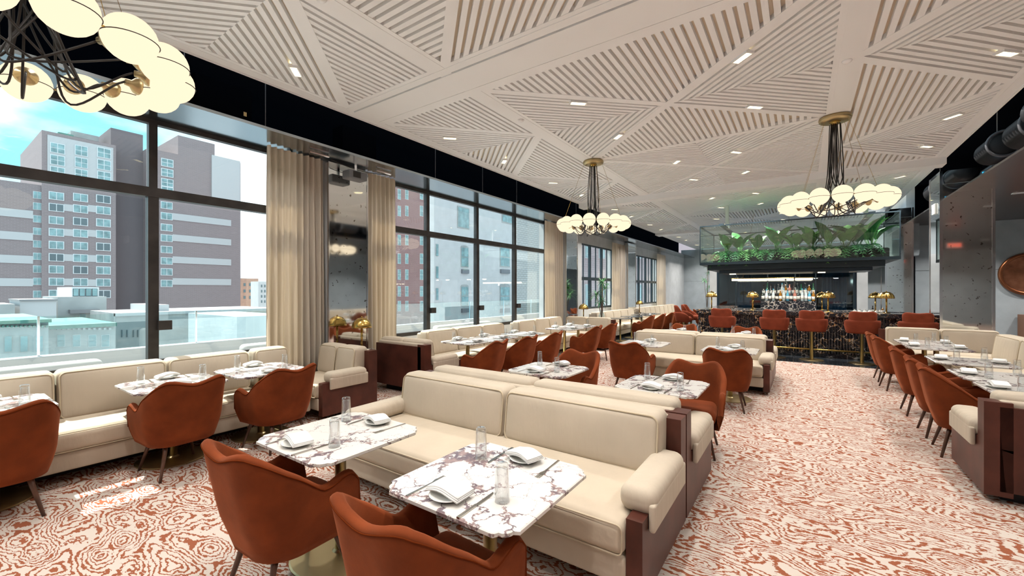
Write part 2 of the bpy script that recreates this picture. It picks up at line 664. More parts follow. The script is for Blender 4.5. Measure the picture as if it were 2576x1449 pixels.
def panel(poly, margins, d, ref, mode, mb):
    """slats of direction d inside poly; mode 1 = single objects, 0 = joined"""
    if area2(poly) < 0:
        poly = poly[::-1]
        k = len(margins)
        margins = [margins[(k - 2 - i) % k] for i in range(k)]
    inner = poly
    for i in range(len(poly)):
        a, b = poly[i], poly[(i + 1) % len(poly)]
        e = Vector((b[0] - a[0], b[1] - a[1]))
        n = Vector((e.y, -e.x)).normalized()           # outward normal
        dd = n.x * a[0] + n.y * a[1]
        m = margins[i]
        if m > 0:
            st = clip(inner, (-n.x, -n.y), -(dd - m))
            if len(st) > 2:
                frame_mb.prism(st, ZC, ZC + 0.055)
            inner = clip(inner, (n.x, n.y), dd - m)
    if len(inner) < 3:
        return
    d = Vector(d).normalized()
    n = Vector((-d.y, d.x))
    r0 = n.x * ref[0] + n.y * ref[1]
    q = [n.x * p[0] + n.y * p[1] - r0 for p in inner]
    for k in range(int(math.floor(min(q) / PITCH)) - 1, int(math.ceil(max(q) / PITCH)) + 1):
        o0 = k * PITCH
        pl = clip(inner, (n.x, n.y), r0 + o0 + SW)
        if len(pl) < 3:
            continue
        pl = clip(pl, (-n.x, -n.y), -(r0 + o0))
        if len(pl) < 3 or abs(area2(pl)) < 0.004:
            continue
        if mode:
            MB().prism(pl, ZC + 0.004, ZC + 0.055).build('slat', 'slat_white', ceiling)
        else:
            mb.prism(pl, ZC + 0.004, ZC + 0.055)


MG = 0.055
MX0, MX1 = -3.35, 0.34
MCX = (MX0 + MX1) / 2
rest = MB()


def mid_cell(y0, y1, rotated, mode):
    A, B, C, D = (MX0, y0), (MX1, y0), (MX1, y1), (MX0, y1)
    O = (MCX, (y0 + y1) / 2)
    if not rotated:
        panel([A, B, O], [MG] * 3, (0, 1), O, mode[0], rest)
        panel([C, D, O], [MG] * 3, (0, 1), O, mode[1], rest)
        for X, e in ((MX0, 1), (MX1, 1)):
            Mid = (X, O[1])
            for P in ((X, y0), (X, y1)):
                dv = (O[0] - P[0], O[1] - P[1])
                panel([P, Mid, O], [MG, 0, MG], dv, O, mode[2], rest)
    else:
        panel([D, A, O], [MG] * 3, (1, 0), O, mode[0], rest)
        panel([B, C, O], [MG] * 3, (1, 0), O, mode[0], rest)
        for Y in (y0, y1):
            Mid = (MCX, Y)
            for P in ((MX0, Y), (MX1, Y)):
                dv = (O[0] - P[0], O[1] - P[1])
                panel([P, Mid, O], [MG, 0, MG], dv, O, mode[1] if Y == y0 else mode[2], rest)


def side_col(xf, xr, rows, mode):
    """xf fascia side, xr rib side; rows = [(y0,y1),...] consecutive, between two beams"""
    prev = None
    for i, (y0, y1) in enumerate(rows):
        cy = (y0 + y1) / 2
        O = (xr, cy)
        for P in ((xf, y0), (xf, y1)):
            dv = (O[0] - P[0], O[1] - P[1])
            panel([P, (xf, cy), O], [MG, 0, MG], dv, O, mode, rest)
        if i == 0:
            panel([(xf, y0), (xr, y0), O], [MG] * 3, (0, 1), (xr, 0), mode, rest)
        else:
            panel([prev, O, (xf, y0)], [MG] * 3, (0, 1), (xr, 0), mode, rest)
        if i == len(rows) - 1:
            panel([O, (xr, y1), (xf, y1)], [MG] * 3, (0, 1), (xr, 0), mode, rest)
        prev = O


BAYS = [[(-3.42, 0.08), (0.08, 3.5)], [(4.15, 7.66), (7.66, 11.17)], [(11.5, 15.2), (15.2, 18.9)], [(19.5, 23.7), (23.7, 27.9)]]
rot = [[False, True], [False, True], [True, False], [True, False]]
for bi, bay in enumerate(BAYS):
    for ri, (y0, y1) in enumerate(bay):
        mode = (0, 0, 0)
        if (bi, ri) == (1, 0):
            mode = (1, 1, 1)
        if (bi, ri) == (0, 1):
            mode = (0, 0, 1)
        mid_cell(y0, y1, rot[bi][ri], mode)
    side_col(-5.22, -3.52, bay, 0)
    side_col(2.12, 0.48, bay, 0)
tag(rest.build('slat_field', 'slat_white', ceiling), kind='stuff')
f = frame_mb
for a, b in ((-5.35, -5.22), (-3.52, -3.35), (0.34, 0.48), (2.12, 2.25)):
    f.box(a, b, YB, YF, ZC - 0.003, ZC + 0.055)
f.build('panel_frame', 'ceiling_white', ceiling)
b = MB()
b.box(-5.22, 2.12, 3.50, 3.60, ZC - .006, ZC + .05)
b.box(-5.22, 2.12, 4.05, 4.15, ZC - .006, ZC + .05)
b.box(-5.22, 2.12, 3.62, 4.03, ZC - 0.014, ZC + .05)
b.box(-5.35, 2.12, YB, -3.42, ZC, ZC + .055)
b.build('beam', 'ceiling_white', ceiling)
MB().box(-5.35, 2.25, 11.17, 11.5, ZC - 0.14, ZC + .055).build('beam', 'ceiling_white', ceiling)
MB().box(-5.35, 2.25, 18.9, 19.5, ZC - 0.10, ZC + .055).build('beam', 'ceiling_white', ceiling)
for X in (-5.36, 2.24):
    MB().box(X, X + 0.02, YB, YF, ZC - 0.02, ZC + .2).build('edge_trim', 'ceiling_white', ceiling)
for x, y in ((-3.43, 2.05), (0.41, 5.9), (-3.43, 5.2), (-5.28, 16.0)):
    MB().lathe([(0.0, ZC - .03), (.03, ZC - .028), (.045, ZC - .012), (.05, ZC)], 16, (x, y)).build('smoke_detector', 'ceiling_white', ceiling, True)

# ---- black plenums either side -------------------------------------
struct('wall_left_plenum', MB().box(-6.55, -6.45, YB, YF, SOF + .04, 5.0).box(-6.45, -5.35, YB, YF, 4.9, 5.0).box(-6.45, -5.35, YB, YB + .1, SOF + .04, 4.9), 'black_void')
struct('wall_right_plenum', MB().box(3.9, 4.0, YB, 17.9, SOF + .04, 5.0).box(2.25, 3.9, YB, YF, 4.9, 5.0).box(3.9, 4.0, 17.9, YF, SOF, 5), 'black_void')
for o in bpy.data.objects:
    if o.name == 'wall_left_plenum':
        o.name = 'trim_1'
        o['label'] = 'black open recess above the window soffit'
    if o.name == 'wall_right_plenum':
        o.name = 'trim_2'
        o['label'] = 'black open recess above the right soffit'
struct('trim_3', MB().box(-6.33, -5.5, YB, YF, SOF, SOF + .035), 'steel_soffit', 'polished steel soffit over the windows')
struct('trim_4', MB().box(2.6, 8, YB, 17.9, SOF, SOF + .035), 'bronze_soffit', 'brushed bronze soffit on the right side')

# ---- walls ------------------------------------------------------
wl = MB()
wl.box(-6.55, -6.28, YB, YF, 0, 0.76)
for a, c in ((3.30, 4.46), (10.92, 13.0), (16.25, 18.6), (22.7, YF)):
    wl.box(-6.55, -6.12, a, c, 0, SOF)
for a, c in ((13.0, 16.25), (18.6, 22.7)):
    wl.box(-6.55, -6.28, a, c, .76, .98)
    wl.box(-6.55, -6.28, a, c, 3.28, SOF)
struct('wall_left', wl, 'concrete_pale', 'pale concrete window wall and piers')
struct('wall_back', MB().box(-6.45, 8, YB - .2, YB, 0, 5), 'concrete', 'concrete wall behind the viewpoint')
struct('wall_right', MB().box(8, 8.2, YB, 17.9, 0, 5), 'concrete', 'concrete wall at the far right')


def panel_wall(name, label, axis, p, u0, u1, z0, z1, nu, zs, sgn):
    """concrete wall made of separate panels with open joints"""
    b = MB()
    if axis == 'y':
        b.box(u0, u1, p, p + .2 * sgn, z0, z1) if sgn > 0 else b.box(u0, u1, p + .2 * sgn, p, z0, z1)
    else:
        b.box(p, p + .2 * sgn, u0, u1, z0, z1)
    w = struct(name, b, 'plastic_grey', label)
    zz = [z0] + zs + [z1]
    for i in range(nu):
        a = u0 + (u1 - u0) * i / nu + .008
        c = u0 + (u1 - u0) * (i + 1) / nu - .008
        for k in range(len(zz) - 1):
            m = MB()
            if axis == 'y':
                m.box(a, c, p - .03, p, zz[k] + .006, zz[k + 1] - .006)
            else:
                m.box(p - .03, p, a, c, zz[k] + .006, zz[k + 1] - .006)
            m.build('concrete_panel', 'concrete', w)
    return w


panel_wall('wall_far', 'grey concrete panel wall at the far end', 'y', YF, -6.3, 2.6, 0, 4.18, 5, [2.2], 1)
panel_wall('wall_bar_right', 'grey concrete panel wall right of the bar', 'y', 17.9, 2.9, 8.0, 0, SOF, 4, [2.25], 1)
for o in bpy.data.objects:
    if o.name == 'wall_bar_right':
        o.name = 'wall_right.001'
struct('wall_lounge', MB().box(2.7, 2.9, 17.9, YF, 0, 5), 'concrete')
for o in bpy.data.objects:
    if o.name == 'wall_lounge':
        o.name = 'wall_right.002'


# ---- windows ----------------------------------------------------
def window(idx, y0, y1, mull, z0, z1, tz, label, fm='steel_frame', thin=None, latch=True):
    X0, X1 = -6.36, -6.28
    w = thing('window_%d' % idx, label, None, (0, 0, 0))
    w['kind'] = 'structure'
    ys = [y0] + mull + [y1]
    def bar(n, *a):
        return MB().box(*a).build(n, fm, w)
    bar('window_rail', X0, X1, y0, y1, z0, z0 + .07)
    bar('window_rail', X0, X1, y0, y1, z1 - .05, z1)
    bar('window_rail', X0 - .01, X1 + .02, y0, y1, tz - .055, tz + .055)
    for i, y in enumerate(ys):
        hw = .05
        bar('mullion', X0, X1 + .015, y - hw, y + hw, z0 + .07, tz - .055)
        bar('mullion', X0, X1 + .005, y - hw * .8, y + hw * .8, tz + .055, z1 - .05)
        if latch and 0 < i < len(ys) - 1:
            MB().box(X1 + .015, X1 + .075, y + .03, y + .16, 1.18, 1.29).build('window_latch', fm, w)
    for i in range(len(ys) - 1):
        a, c = ys[i] + .05, ys[i + 1] - .05
        for zz0, zz1 in ((z0 + .07, tz - .055), (tz + .055, z1 - .05)):
            MB().box(-6.325, -6.317, a, c, zz0, zz1).build('pane', 'pane', w)
            if thin:
                MB().box(-6.34, -6.30, (a + c) / 2 - .012, (a + c) / 2 + .012, zz0, zz1).build('glazing_bar', fm, w)
    return w


window(1, -4.9, 3.30, [-3.08, -1.5, 0.08, 1.66], .76, SOF, 2.80, 'large black steel window nearest the viewpoint')
window(2, 4.46, 10.92, [6.07, 7.66, 9.24], .76, SOF, 2.80, 'large black steel window behind the second booth')
window(3, 13.0, 16.25, [14.08, 15.16], .98, 3.28, 2.06, 'third window with narrow black glazing bars', 'steel_blue', True, False)
window(4, 18.6, 22.7, [19.6, 20.65, 21.7], .98, 3.28, 2.06, 'fourth and farthest window with black glazing bars', 'steel_blue', True, False)

# ---- ceiling downlights -------------------------------------------
dl = thing('ceiling_downlight', 'x', 'ceiling light')
b = MB()
for a in ((-.115, .115, -.05, -.035), (-.115, .115, .035, .05), (-.115, -.10, -.035, .035), (.10, .115, -.035, .035)):
    b.box(a[0], a[1], a[2], a[3], -.018, .02)
b.build('housing', 'ceiling_white', dl)
MB().box(-.10, .10, -.035, .035, .004, .012).build('lens', 'downlight', dl)
lt = bpy.data.lights.new('downlight_lamp', 'AREA')
lt.shape = 'RECTANGLE'
lt.size, lt.size_y = .18, .06
lt.energy = DOWN
lt.color = (1.0, 0.965, 0.92)
lt.spread = R(120)
lo = bpy.data.objects.new('lamp', lt)
COL.objects.link(lo)
lo.parent = dl
lo.location = (0, 0, -.022)
ORD = ['nearest', 'second', 'third', 'fourth', 'fifth', 'sixth', 'seventh', 'eighth', 'ninth', 'tenth', 'eleventh', 'twelfth', 'thirteenth', 'fourteenth', 'fifteenth', 'sixteenth', 'seventeenth']
lt_far = lt.copy()
lt_far.energy = DOWN * 2.2
lamps = {}
for bi, bay in enumerate(BAYS):
    for ri, (y0, y1) in enumerate(bay):
        cy = (y0 + y1) / 2
        if rot[bi][ri]:
            px_, py_, an = .52, .79, -.9
        else:
            px_, py_, an = .975, .745, .75
        for sx in (-1, 1):
            for sy in (-1, 1):
                lamps.setdefault('inner left column' if sx < 0 else 'inner right column', []).append((MCX + sx * px_, cy + sy * py_, an * sx * sy))
        for sy in (-1, 1):
            lamps.setdefault('window side column', []).append((-4.8, cy + sy * .77, -.75 * sy))
            lamps.setdefault('bar aisle side column', []).append((1.8, cy + sy * .77, .75 * sy))
for k in range(7):  # fill lamps added in the right soffit to brighten that side and its mirrors
    lamps.setdefault('added fill, right soffit inner line', []).append((3.7, -3.2 + 3.25 * k, 0))
    lamps.setdefault('added fill, right soffit outer line', []).append((6.0, -3.2 + 3.25 * k, 0))
first = True
for colname, L in lamps.items():
    L = sorted(L, key=lambda p: p[1])
    for k, (x, y, an) in enumerate(L):
        if y < -1.5 and k % 2:
            continue
        zz = SOF if 'soffit' in colname else ZC
        lab = 'recessed slot downlight, %s, %s from the viewpoint' % (colname, ORD[min(k, 16)])
        if first:
            dl.location = (x, y, ZC)
            dl.rotation_euler = (0, 0, an)
            dl['label'] = lab
            dl['group'] = 'recessed ceiling downlights'
            first = False
        else:
            q = dup(dl, (x, y, zz), an, lab, 'recessed ceiling downlights')
            if y > 11.4:
                for ch_ in q.children:
                    if ch_.type == 'LIGHT':
                        ch_.data = lt_far

# ================================================================ SOFAS AND BENCHES
def pipe_rect(x0, x1, z0, z1, y, r=.05, t=.007):
    pts = []
    for cx, cz, a0 in ((x1 - r, z1 - r, 0), (x0 + r, z1 - r, 90), (x0 + r, z0 + r, 180), (x1 - r, z0 + r, 270)):
        for k in range(5):
            a = R(a0 + 22.5 * k)
            pts.append((cx + r * math.cos(a), y, cz + r * math.sin(a)))
    return MB().tube(pts, t, 5, True)


def sofa(name, label, cat, loc, rz, L, D, nc, ends=(1, 1), back=True, top=.84, group=None, xr=None):
    """local: length along x, faces -Y, back at y=+D/2.  ends: wooden end panel left / right"""
    t = thing(name, label, cat, loc, rz, group)
    x0, x1 = -L / 2, L / 2
    P = .085                                   # end panel thickness
    ix0 = x0 + (P if ends[0] else 0)
    ix1 = x1 - (P if ends[1] else 0)
    yf, yb = -D / 2, D / 2
    MB().box(x0 + .12, x1 - .12, yf + .36, yb - .12, 0, .12).build('plinth', 'plinth_black', t)
    MB().rbox(ix0, ix1, yf + .03, yb - .13, .12, .275, .02, 4).build('seat_base', 'cream', t, True)
    sc = MB().rbox(ix0 + .004, ix1 - .004, yf + .005, yb - .24, .28, .455, .045, 9, (0, .012, .018)).build('seat_cushion', 'cream_seat', t, True)
    pipe_rect(ix0 + .01, ix1 - .01, .29, .445, yf + .004, .03, .005).build('piping', 'cream_pipe', sc, True)
    # upholstered back frame behind the loose cushions
    MB().rbox(ix0 + .01, ix1 - .01, yb - .14, yb - (.03 if back else 0), .12, top - .045, .03, 5).build('back_frame', 'cream', t, True)
    w = (ix1 - ix0 - .01) / nc
    for k in range(nc):
        a = ix0 + .005 + w * k
        c = MB().rbox(a + .004, a + w - .004, yb - .335, yb - .125, .44, top, .05, 8, (0, .022, .008))
        # lean the cushion back a little
        c.v = [(x, y + .05 * (z - .44) / .4, z) for x, y, z in c.v]
        co = c.build('back_cushion', 'cream', t, True)
        pm = pipe_rect(a + .02, a + w - .02, .46, top - .018, yb - .332, .05, .007)
        pm.v = [(x, y + .05 * (z - .44) / .4, z) for x, y, z in pm.v]
        pm.build('piping', 'cream_pipe', co, True)
    if back:
        MB().box(ix0, ix1, yb - .03, yb, .10, top - .09).build('back_panel', 'mahogany', t)
    for e, X, s in ((ends[0], x0, 1), (ends[1], x1, -1)):
        if not e:
            continue
        xa, xb = sorted((X, X + s * P))
        MB().box(xa, xb, yf + .04, yb - .14, .06, .475).build('end_panel', 'mahogany', t)
        xa2, xb2 = sorted((X, X + s * .155))
        MB().box(xa2, xb2, yb - .14, yb, .06, top - .055).build('back_post', 'mahogany', t)
        # rolled arm pad, hanging over the panel
        xa3, xb3 = sorted((X - s * .035, X + s * .165))
        a = MB().rbox(xa3, xb3, yf + .13, yb - .17, .455, .60, .06, 7)
        a.build('arm_pad', 'cream', t, True)
        xo = X - s * .037
        xa4, xb4 = sorted((xo, xo + s * .035))
        MB().rbox(xa4, xb4, yf + .13, yb - .17, .385, .53, .014, 5).build('arm_flap', 'cream', t, True)
    return t


# the two back-to-back pairs in the middle of the room
sofa('sofa', 'cream two-cushion sofa in the foreground, mahogany end panels', 'sofa', (-1.99, 2.57, 0), 0, 2.66, 1.0, 2, group='back to back cream sofas')
sofa('sofa', 'cream sofa standing back to back behind the foreground sofa', 'sofa', (-1.99, 3.60, 0), PI, 2.66, 1.0, 2, group='back to back cream sofas')
sofa('sofa', 'farther cream two-cushion sofa facing the viewpoint before the bar', 'sofa', (-1.62, 8.08, 0), 0, 2.42, .96, 2, group='back to back cream sofas')
sofa('sofa', 'cream sofa nearest the bar, seen only as cushion tops', 'sofa', (-1.62, 9.06, 0), PI, 2.42, .96, 2, group='back to back cream sofas')

# benches under the windows (face +X: rotate so -Y local -> +X world = +90 deg)
TB = .90


def wbench(y0, y1, n, label, ends=(0, 0)):
    return sofa('window_bench', label, 'bench', (-5.50, (y0 + y1) / 2, 0), PI / 2, y1 - y0, .84, n, ends, False, TB, 'cream window benches')


wbench(-4.2, -0.88, 4, 'cream window bench at the left photo edge, mostly out of view')
wbench(-0.86, 2.44, 4, 'long cream bench under the nearest window, left of the corner booth')
wbench(2.48, 2.92, 1, 'short single-cushion window bench of the near corner booth')
wbench(5.42, 7.85, 3, 'sunlit three-cushion bench under the second window')
wbench(8.45, 10.68, 3, 'cream bench at the far end of the second window')
wbench(13.1, 16.9, 5, 'long low bench under the third window')
wbench(17.6, 23.6, 8, 'long cream bench under the farthest window')
# wings
sofa('booth_wing', 'near corner booth wing facing the viewpoint, mahogany post beside pillar', 'sofa', (-5.42, 3.36, 0), 0, .97, .86, 2, (0, 1), True, .86)
sofa('booth_wing', 'second booth wing turned away, its mahogany back panel showing', 'sofa', (-5.33, 4.96, 0), PI, 1.16, .88, 2, (1, 0), True, .86)
sofa('booth_wing', 'far booth wing facing the viewpoint at the carpet end', 'sofa', (-5.12, 11.15, 0), 0, 1.46, .9, 2, (0, 1), True, .86)
# right-hand booth
sofa('booth_wing', 'right booth wing in front of the mirrored column, facing the viewpoint', 'sofa', (2.20, 11.42, 0), 0, 1.7, .9, 2, (1, 0), True, .88)
sofa('right_bench', 'long cream bench along the right side of the room', 'bench', (2.66, 8.33, 0), -PI / 2, 5.22, .86, 5, (0, 0), True, .88)
sofa('booth_wing', 'right booth wing nearest the viewpoint, mahogany back and white arm', 'sofa', (2.13, 5.24, 0), PI, 1.92, .9, 2, (0, 1), True, .84)

# ================================================================ CHAIRS
def lerp_tab(tab, f):
    n = len(tab)
    sl = []
    for i in range(n):
        if i in (0, n - 1):
            sl.append(0.0 if i == 0 else (tab[i][1] - tab[i - 1][1]) / (tab[i][0] - tab[i - 1][0]))
        else:
            d0 = (tab[i][1] - tab[i - 1][1]) / (tab[i][0] - tab[i - 1][0])
            d1 = (tab[i + 1][1] - tab[i][1]) / (tab[i + 1][0] - tab[i][0])
            sl.append(0.0 if d0 * d1 <= 0 else 2 * d0 * d1 / (d0 + d1))
    for i in range(n - 1):
        a, va = tab[i]
        b_, vb = tab[i + 1]
        if f <= b_ + 1e-9:
            h = b_ - a
            t = (f - a) / h
            return (va * (2 * t ** 3 - 3 * t * t + 1) + vb * (3 * t * t - 2 * t ** 3)
                    + h * (sl[i] * (t ** 3 - 2 * t * t + t) + sl[i + 1] * (t ** 3 - t * t)))
    return tab[-1][1]


def u_path(hw, back, front, rc, n=48):
    """plan curve from right arm front round the back to left arm front; returns [(x,y,nx,ny,f)]"""
    arm = front + back - rc
    arc = rc * PI / 2
    half = hw - rc
    tot = half + arc + arm
    out = []
    for i in range(n + 1):
        s = -1 + 2 * i / n
        d = abs(s) * tot
        sg = 1 if s >= 0 else -1
        if d <= half:
            x, y, nx, ny = d, -back, 0, -1
        elif d <= half + arc:
            a = (d - half) / rc
            x, y = half + rc * math.sin(a), -back + rc - rc * math.cos(a)
            nx, ny = math.sin(a), -math.cos(a)
        else:
            x, y, nx, ny = hw, -back + rc + (d - half - arc), 1, 0
        out.append((sg * x, y, sg * nx, ny, abs(s)))
    return out


def shell(path, htab, z0, zin, thick, bot, lean, n_out=9, flare=0.0):
    cols = []
    for x, y, nx, ny, f in path:
        h = lerp_tab(htab, f)
        col = []
        wb = max(0.0, min(1.0, (0.62 - f) / 0.3))
        def P(z, off):
            k = max(0.0, min(1.0, (z - z0) / 0.22))
            sc = bot + (1 - bot) * math.sin(k * PI / 2)
            px, py = x * sc + nx * off, y * sc + ny * off
            py -= lean * wb * max(0, z - z0 - .1)
            px += flare * nx * max(0, z - z0 - .15)
            return (px, py, z)
        for j in range(n_out):
            v = j / (n_out - 1)
            col.append(P(z0 + (h - .012 - z0) * v, 0))
        col.append(P(h - .002, -thick * .22))
        col.append(P(h + .004, -thick * .5))
        col.append(P(h - .004, -thick * .85))
        zi = min(zin, h - .03)
        for j in range(4):
            v = j / 3
            col.append(P(h - .02 + (zi - h + .02) * v, -thick))
        cols.append(col)
    mb = MB()
    m = len(cols[0])
    vs = [p for c in cols for p in c]
    fs = []
    for i in range(len(cols) - 1):
        for j in range(m - 1):
            fs.append((i * m + j, (i + 1) * m + j, (i + 1) * m + j + 1, i * m + j + 1))
    fs.append(tuple(range(m))[::-1])
    fs.append(tuple((len(cols) - 1) * m + j for j in range(m)))
    fs.append(tuple(i * m for i in range(len(cols)))[::-1])
    mb.add(vs, fs)
    seam = [c[n_out - 1] for c in cols]
    return mb, seam


def make_chair():
    t = thing('dining_chair', 'x', 'chair')
    path = u_path(.295, .29, .245, .20, 56)
    htab = [(0, .828), (.26, .872), (.50, .735), (.70, .612), (.88, .645), (.95, .615), (.985, .54), (1.0, .44)]
    mb, seam = shell(path, htab, .285, .40, .052, .85, .20, 10, .05)
    sh = mb.build('shell', 'velvet', t, True)
    MB().tube([(x, y, z - .006) for x, y, z in seam], .0035, 5).build('piping', 'velvet_seam', sh, True)
    s = MB().rbox(-.225, .225, -.20, .275, .33, .475, .065, 8, (0, 0, .014))
    s.v = [(x * (1 - .10 * max(0, -y)), y, z) for x, y, z in s.v]
    s.build('seat', 'velvet', t, True)
    for sx in (-1, 1):
        for y0, y1 in ((-.165, -.24), (.15, .235)):
            MB().tube([(sx * .15, y0, .30), (sx * .165, y0 + (y1 - y0) * .3, .22), (sx * .215, y1, 0)], .021, 8, r1=.011).build('leg', 'walnut', t, True)
    return t


chair0 = make_chair()
CH = [  # x, y, rot(deg), label
    (-2.37, 1.24, 2, 'rust velvet armchair in the foreground, second from the bottom edge'),
    (-1.26, 1.27, -2, 'rust velvet armchair cut off by the bottom photo edge'),
    (-4.80, .37, 88, 'rust velvet armchair cut off by the left photo edge'),
    (-4.76, 1.44, 93, 'rust velvet armchair at the second window table from left'),
    (-4.62, 2.25, 97, 'rust velvet armchair beside the near corner booth end panel'),
    (-4.22, 5.28, 99, 'rust velvet armchair at the sunlit window table, nearest of three'),
    (-4.17, 6.12, 95, 'rust velvet armchair between its two neighbours at the second window'),
    (-4.12, 6.97, 99, 'rust velvet armchair farthest of the three at the second window'),
    (-4.02, 8.66, 97, 'rust velvet armchair at the far window table, left of two'),
    (-4.0, 9.54, 92, 'rust velvet armchair at the far window table, right of two'),
    (-2.36, 4.68, 178, 'rust velvet armchair facing the viewpoint behind the foreground sofa, left'),
    (-.93, 4.66, 186, 'rust velvet armchair facing the viewpoint behind the foreground sofa, right'),
    (-2.22, 6.56, -4, 'rust velvet armchair with its back to us, left of farther sofa'),
    (-.86, 6.58, 4, 'rust velvet armchair with its back to us by the aisle'),
    (-2.25, 10.02, 180, 'orange chair top peeking over the far sofa, left'),
    (-.98, 10.02, 180, 'orange chair top peeking over the far sofa, right'),
    (1.36, 10.15, -88, 'rust velvet armchair in the right row, farthest'),
    (1.36, 9.36, -84, 'rust velvet armchair in the right row, fourth from the viewpoint'),
    (1.37, 7.66, -90, 'rust velvet armchair in the right row, third from the viewpoint'),
    (1.38, 6.68, -90, 'rust velvet armchair in the right row, second from the viewpoint'),
    (1.38, 6.02, -92, 'rust velvet armchair in the right row, nearest the viewpoint'),
    (-4.15, 13.2, 95, 'rust armchair at the dark lounge tables, nearest of five'),
    (-4.10, 14.3, 95, 'rust armchair at the dark lounge tables, second of five'),
    (-4.08, 15.4, 92, 'rust armchair at the dark lounge tables, third of five'),
    (-4.05, 16.5, 95, 'rust armchair at the dark lounge tables, fourth of five'),
    (-4.00, 17.7, 92, 'rust armchair at the dark lounge tables, farthest of five'),
    (-3.3, 18.6, -40, 'dark rust armchair at the small round lounge table'),
]
for k, (x, y, a, lab) in enumerate(CH):
    if k == 0:
        chair0.location = (x, y, 0)
        chair0.rotation_euler = (0, 0, R(a))
        chair0['label'] = lab
        chair0['group'] = 'rust velvet dining armchairs'
    else:
        dup(chair0, (x, y, 0), R(a), lab, 'rust velvet dining armchairs')

# ================================================================ TABLES AND SETTINGS
def table_outline(h, c=.075):
    pts = []
    q = [(h, h - c)]
    q += [(h - .018, h - c + .010)]
    for k in range(6):
        a = R(90 * k / 5)
        q.append((h - c + .012 + (c - .034) * math.cos(a), h - c + .012 + (c - .034) * math.sin(a)))
    q += [(h - c + .010, h - .018), (h - c, h)]
    for i in range(4):
        a = PI / 2 * i
        pts += [(x * math.cos(a) - y * math.sin(a), x * math.sin(a) + y * math.cos(a)) for x, y in q]
    return pts


def make_table(topmat, h=.368):
    t = thing('dining_table', 'x', 'table')
    o = table_outline(h)
    oi = [(x * .985, y * .985) for x, y in o]
    mb = MB()
    n = len(o)
    vs = [(x, y, .722) for x, y in oi] + [(x, y, .727) for x, y in o] + [(x, y, .741) for x, y in o] + [(x, y, .745) for x, y in oi]
    fs = [tuple(range(n))[::-1], tuple(range(3 * n, 4 * n))]
    for r_ in range(3):
        fs += [(r_ * n + i, r_ * n + (i + 1) % n, (r_ + 1) * n + (i + 1) % n, (r_ + 1) * n + i) for i in range(n)]
    mb.add(vs, fs)
    mb.build('table_top', topmat, t)
    MB().box(-.2, .2, -.2, .2, .708, .722).build('top_plate', 'wood_dark_int', t)
    MB().lathe([(.034, .012), (.034, .70), (.05, .708)], 20).build('pole', 'brass_dull', t, True)
    MB().lathe([(.285, 0), (.29, .004), (.29, .010), (.28, .014), (.05, .017), (.036, .03)], 40).build('base_disc', 'brass_dull', t)
    return t


tab0 = make_table('marble_white')
# x, y, phrase, seats (angle of the seat's outward direction), cutlery
TABS = [
    (-1.24, 1.61, 'the foreground table by the sofa arm', (-90, 90), 1),
    (-2.40, 1.565, 'the foreground table left of the first', (-90, 90), 1),
    (-5.18, .33, 'the leftmost window table', (0, 180), 1),
    (-5.09, 1.50, 'the second window table from left', (0, 180), 1),
    (-5.10, 2.32, 'the corner booth window table', (0, 180), 1),
    (-4.90, 5.70, 'the sunlit window table', (0, 180), 1),
    (-4.88, 6.45, 'the sunlit middle window table', (0, 180), 1),
    (-4.80, 7.36, 'the third second-window table', (0, 180), 1),
    (-4.66, 8.95, 'the far window booth table', (0, 180), 1),
    (-4.66, 9.70, 'the farthest window booth table', (0, 180), 0),
    (-2.40, 4.22, 'the table behind the sofa, left', (-90, 90), 1),
    (-1.10, 4.14, 'the table behind the sofa, right', (-90, 90), 1),
    (-2.22, 7.20, 'the farther sofa table, left', (-90, 90), 1),
    (-.90, 7.16, 'the farther sofa table, right', (-90, 90), 1),
    (-2.25, 9.66, 'the hidden table beyond, left', (90, -90), 0),
    (-.98, 9.66, 'the hidden table beyond, right', (90, -90), 0),
    (1.76, 10.12, 'the farthest right-hand table', (180, 0), 0),
    (1.76, 9.33, 'the fourth right-hand table', (180, 0), 1),
    (1.76, 7.72, 'the third right-hand table', (180, 0), 1),
    (1.74, 6.52, 'the second right-hand table', (180, 0), 1),
    (1.76, 5.74, 'the nearest right-hand table', (180, 0), 1),
]


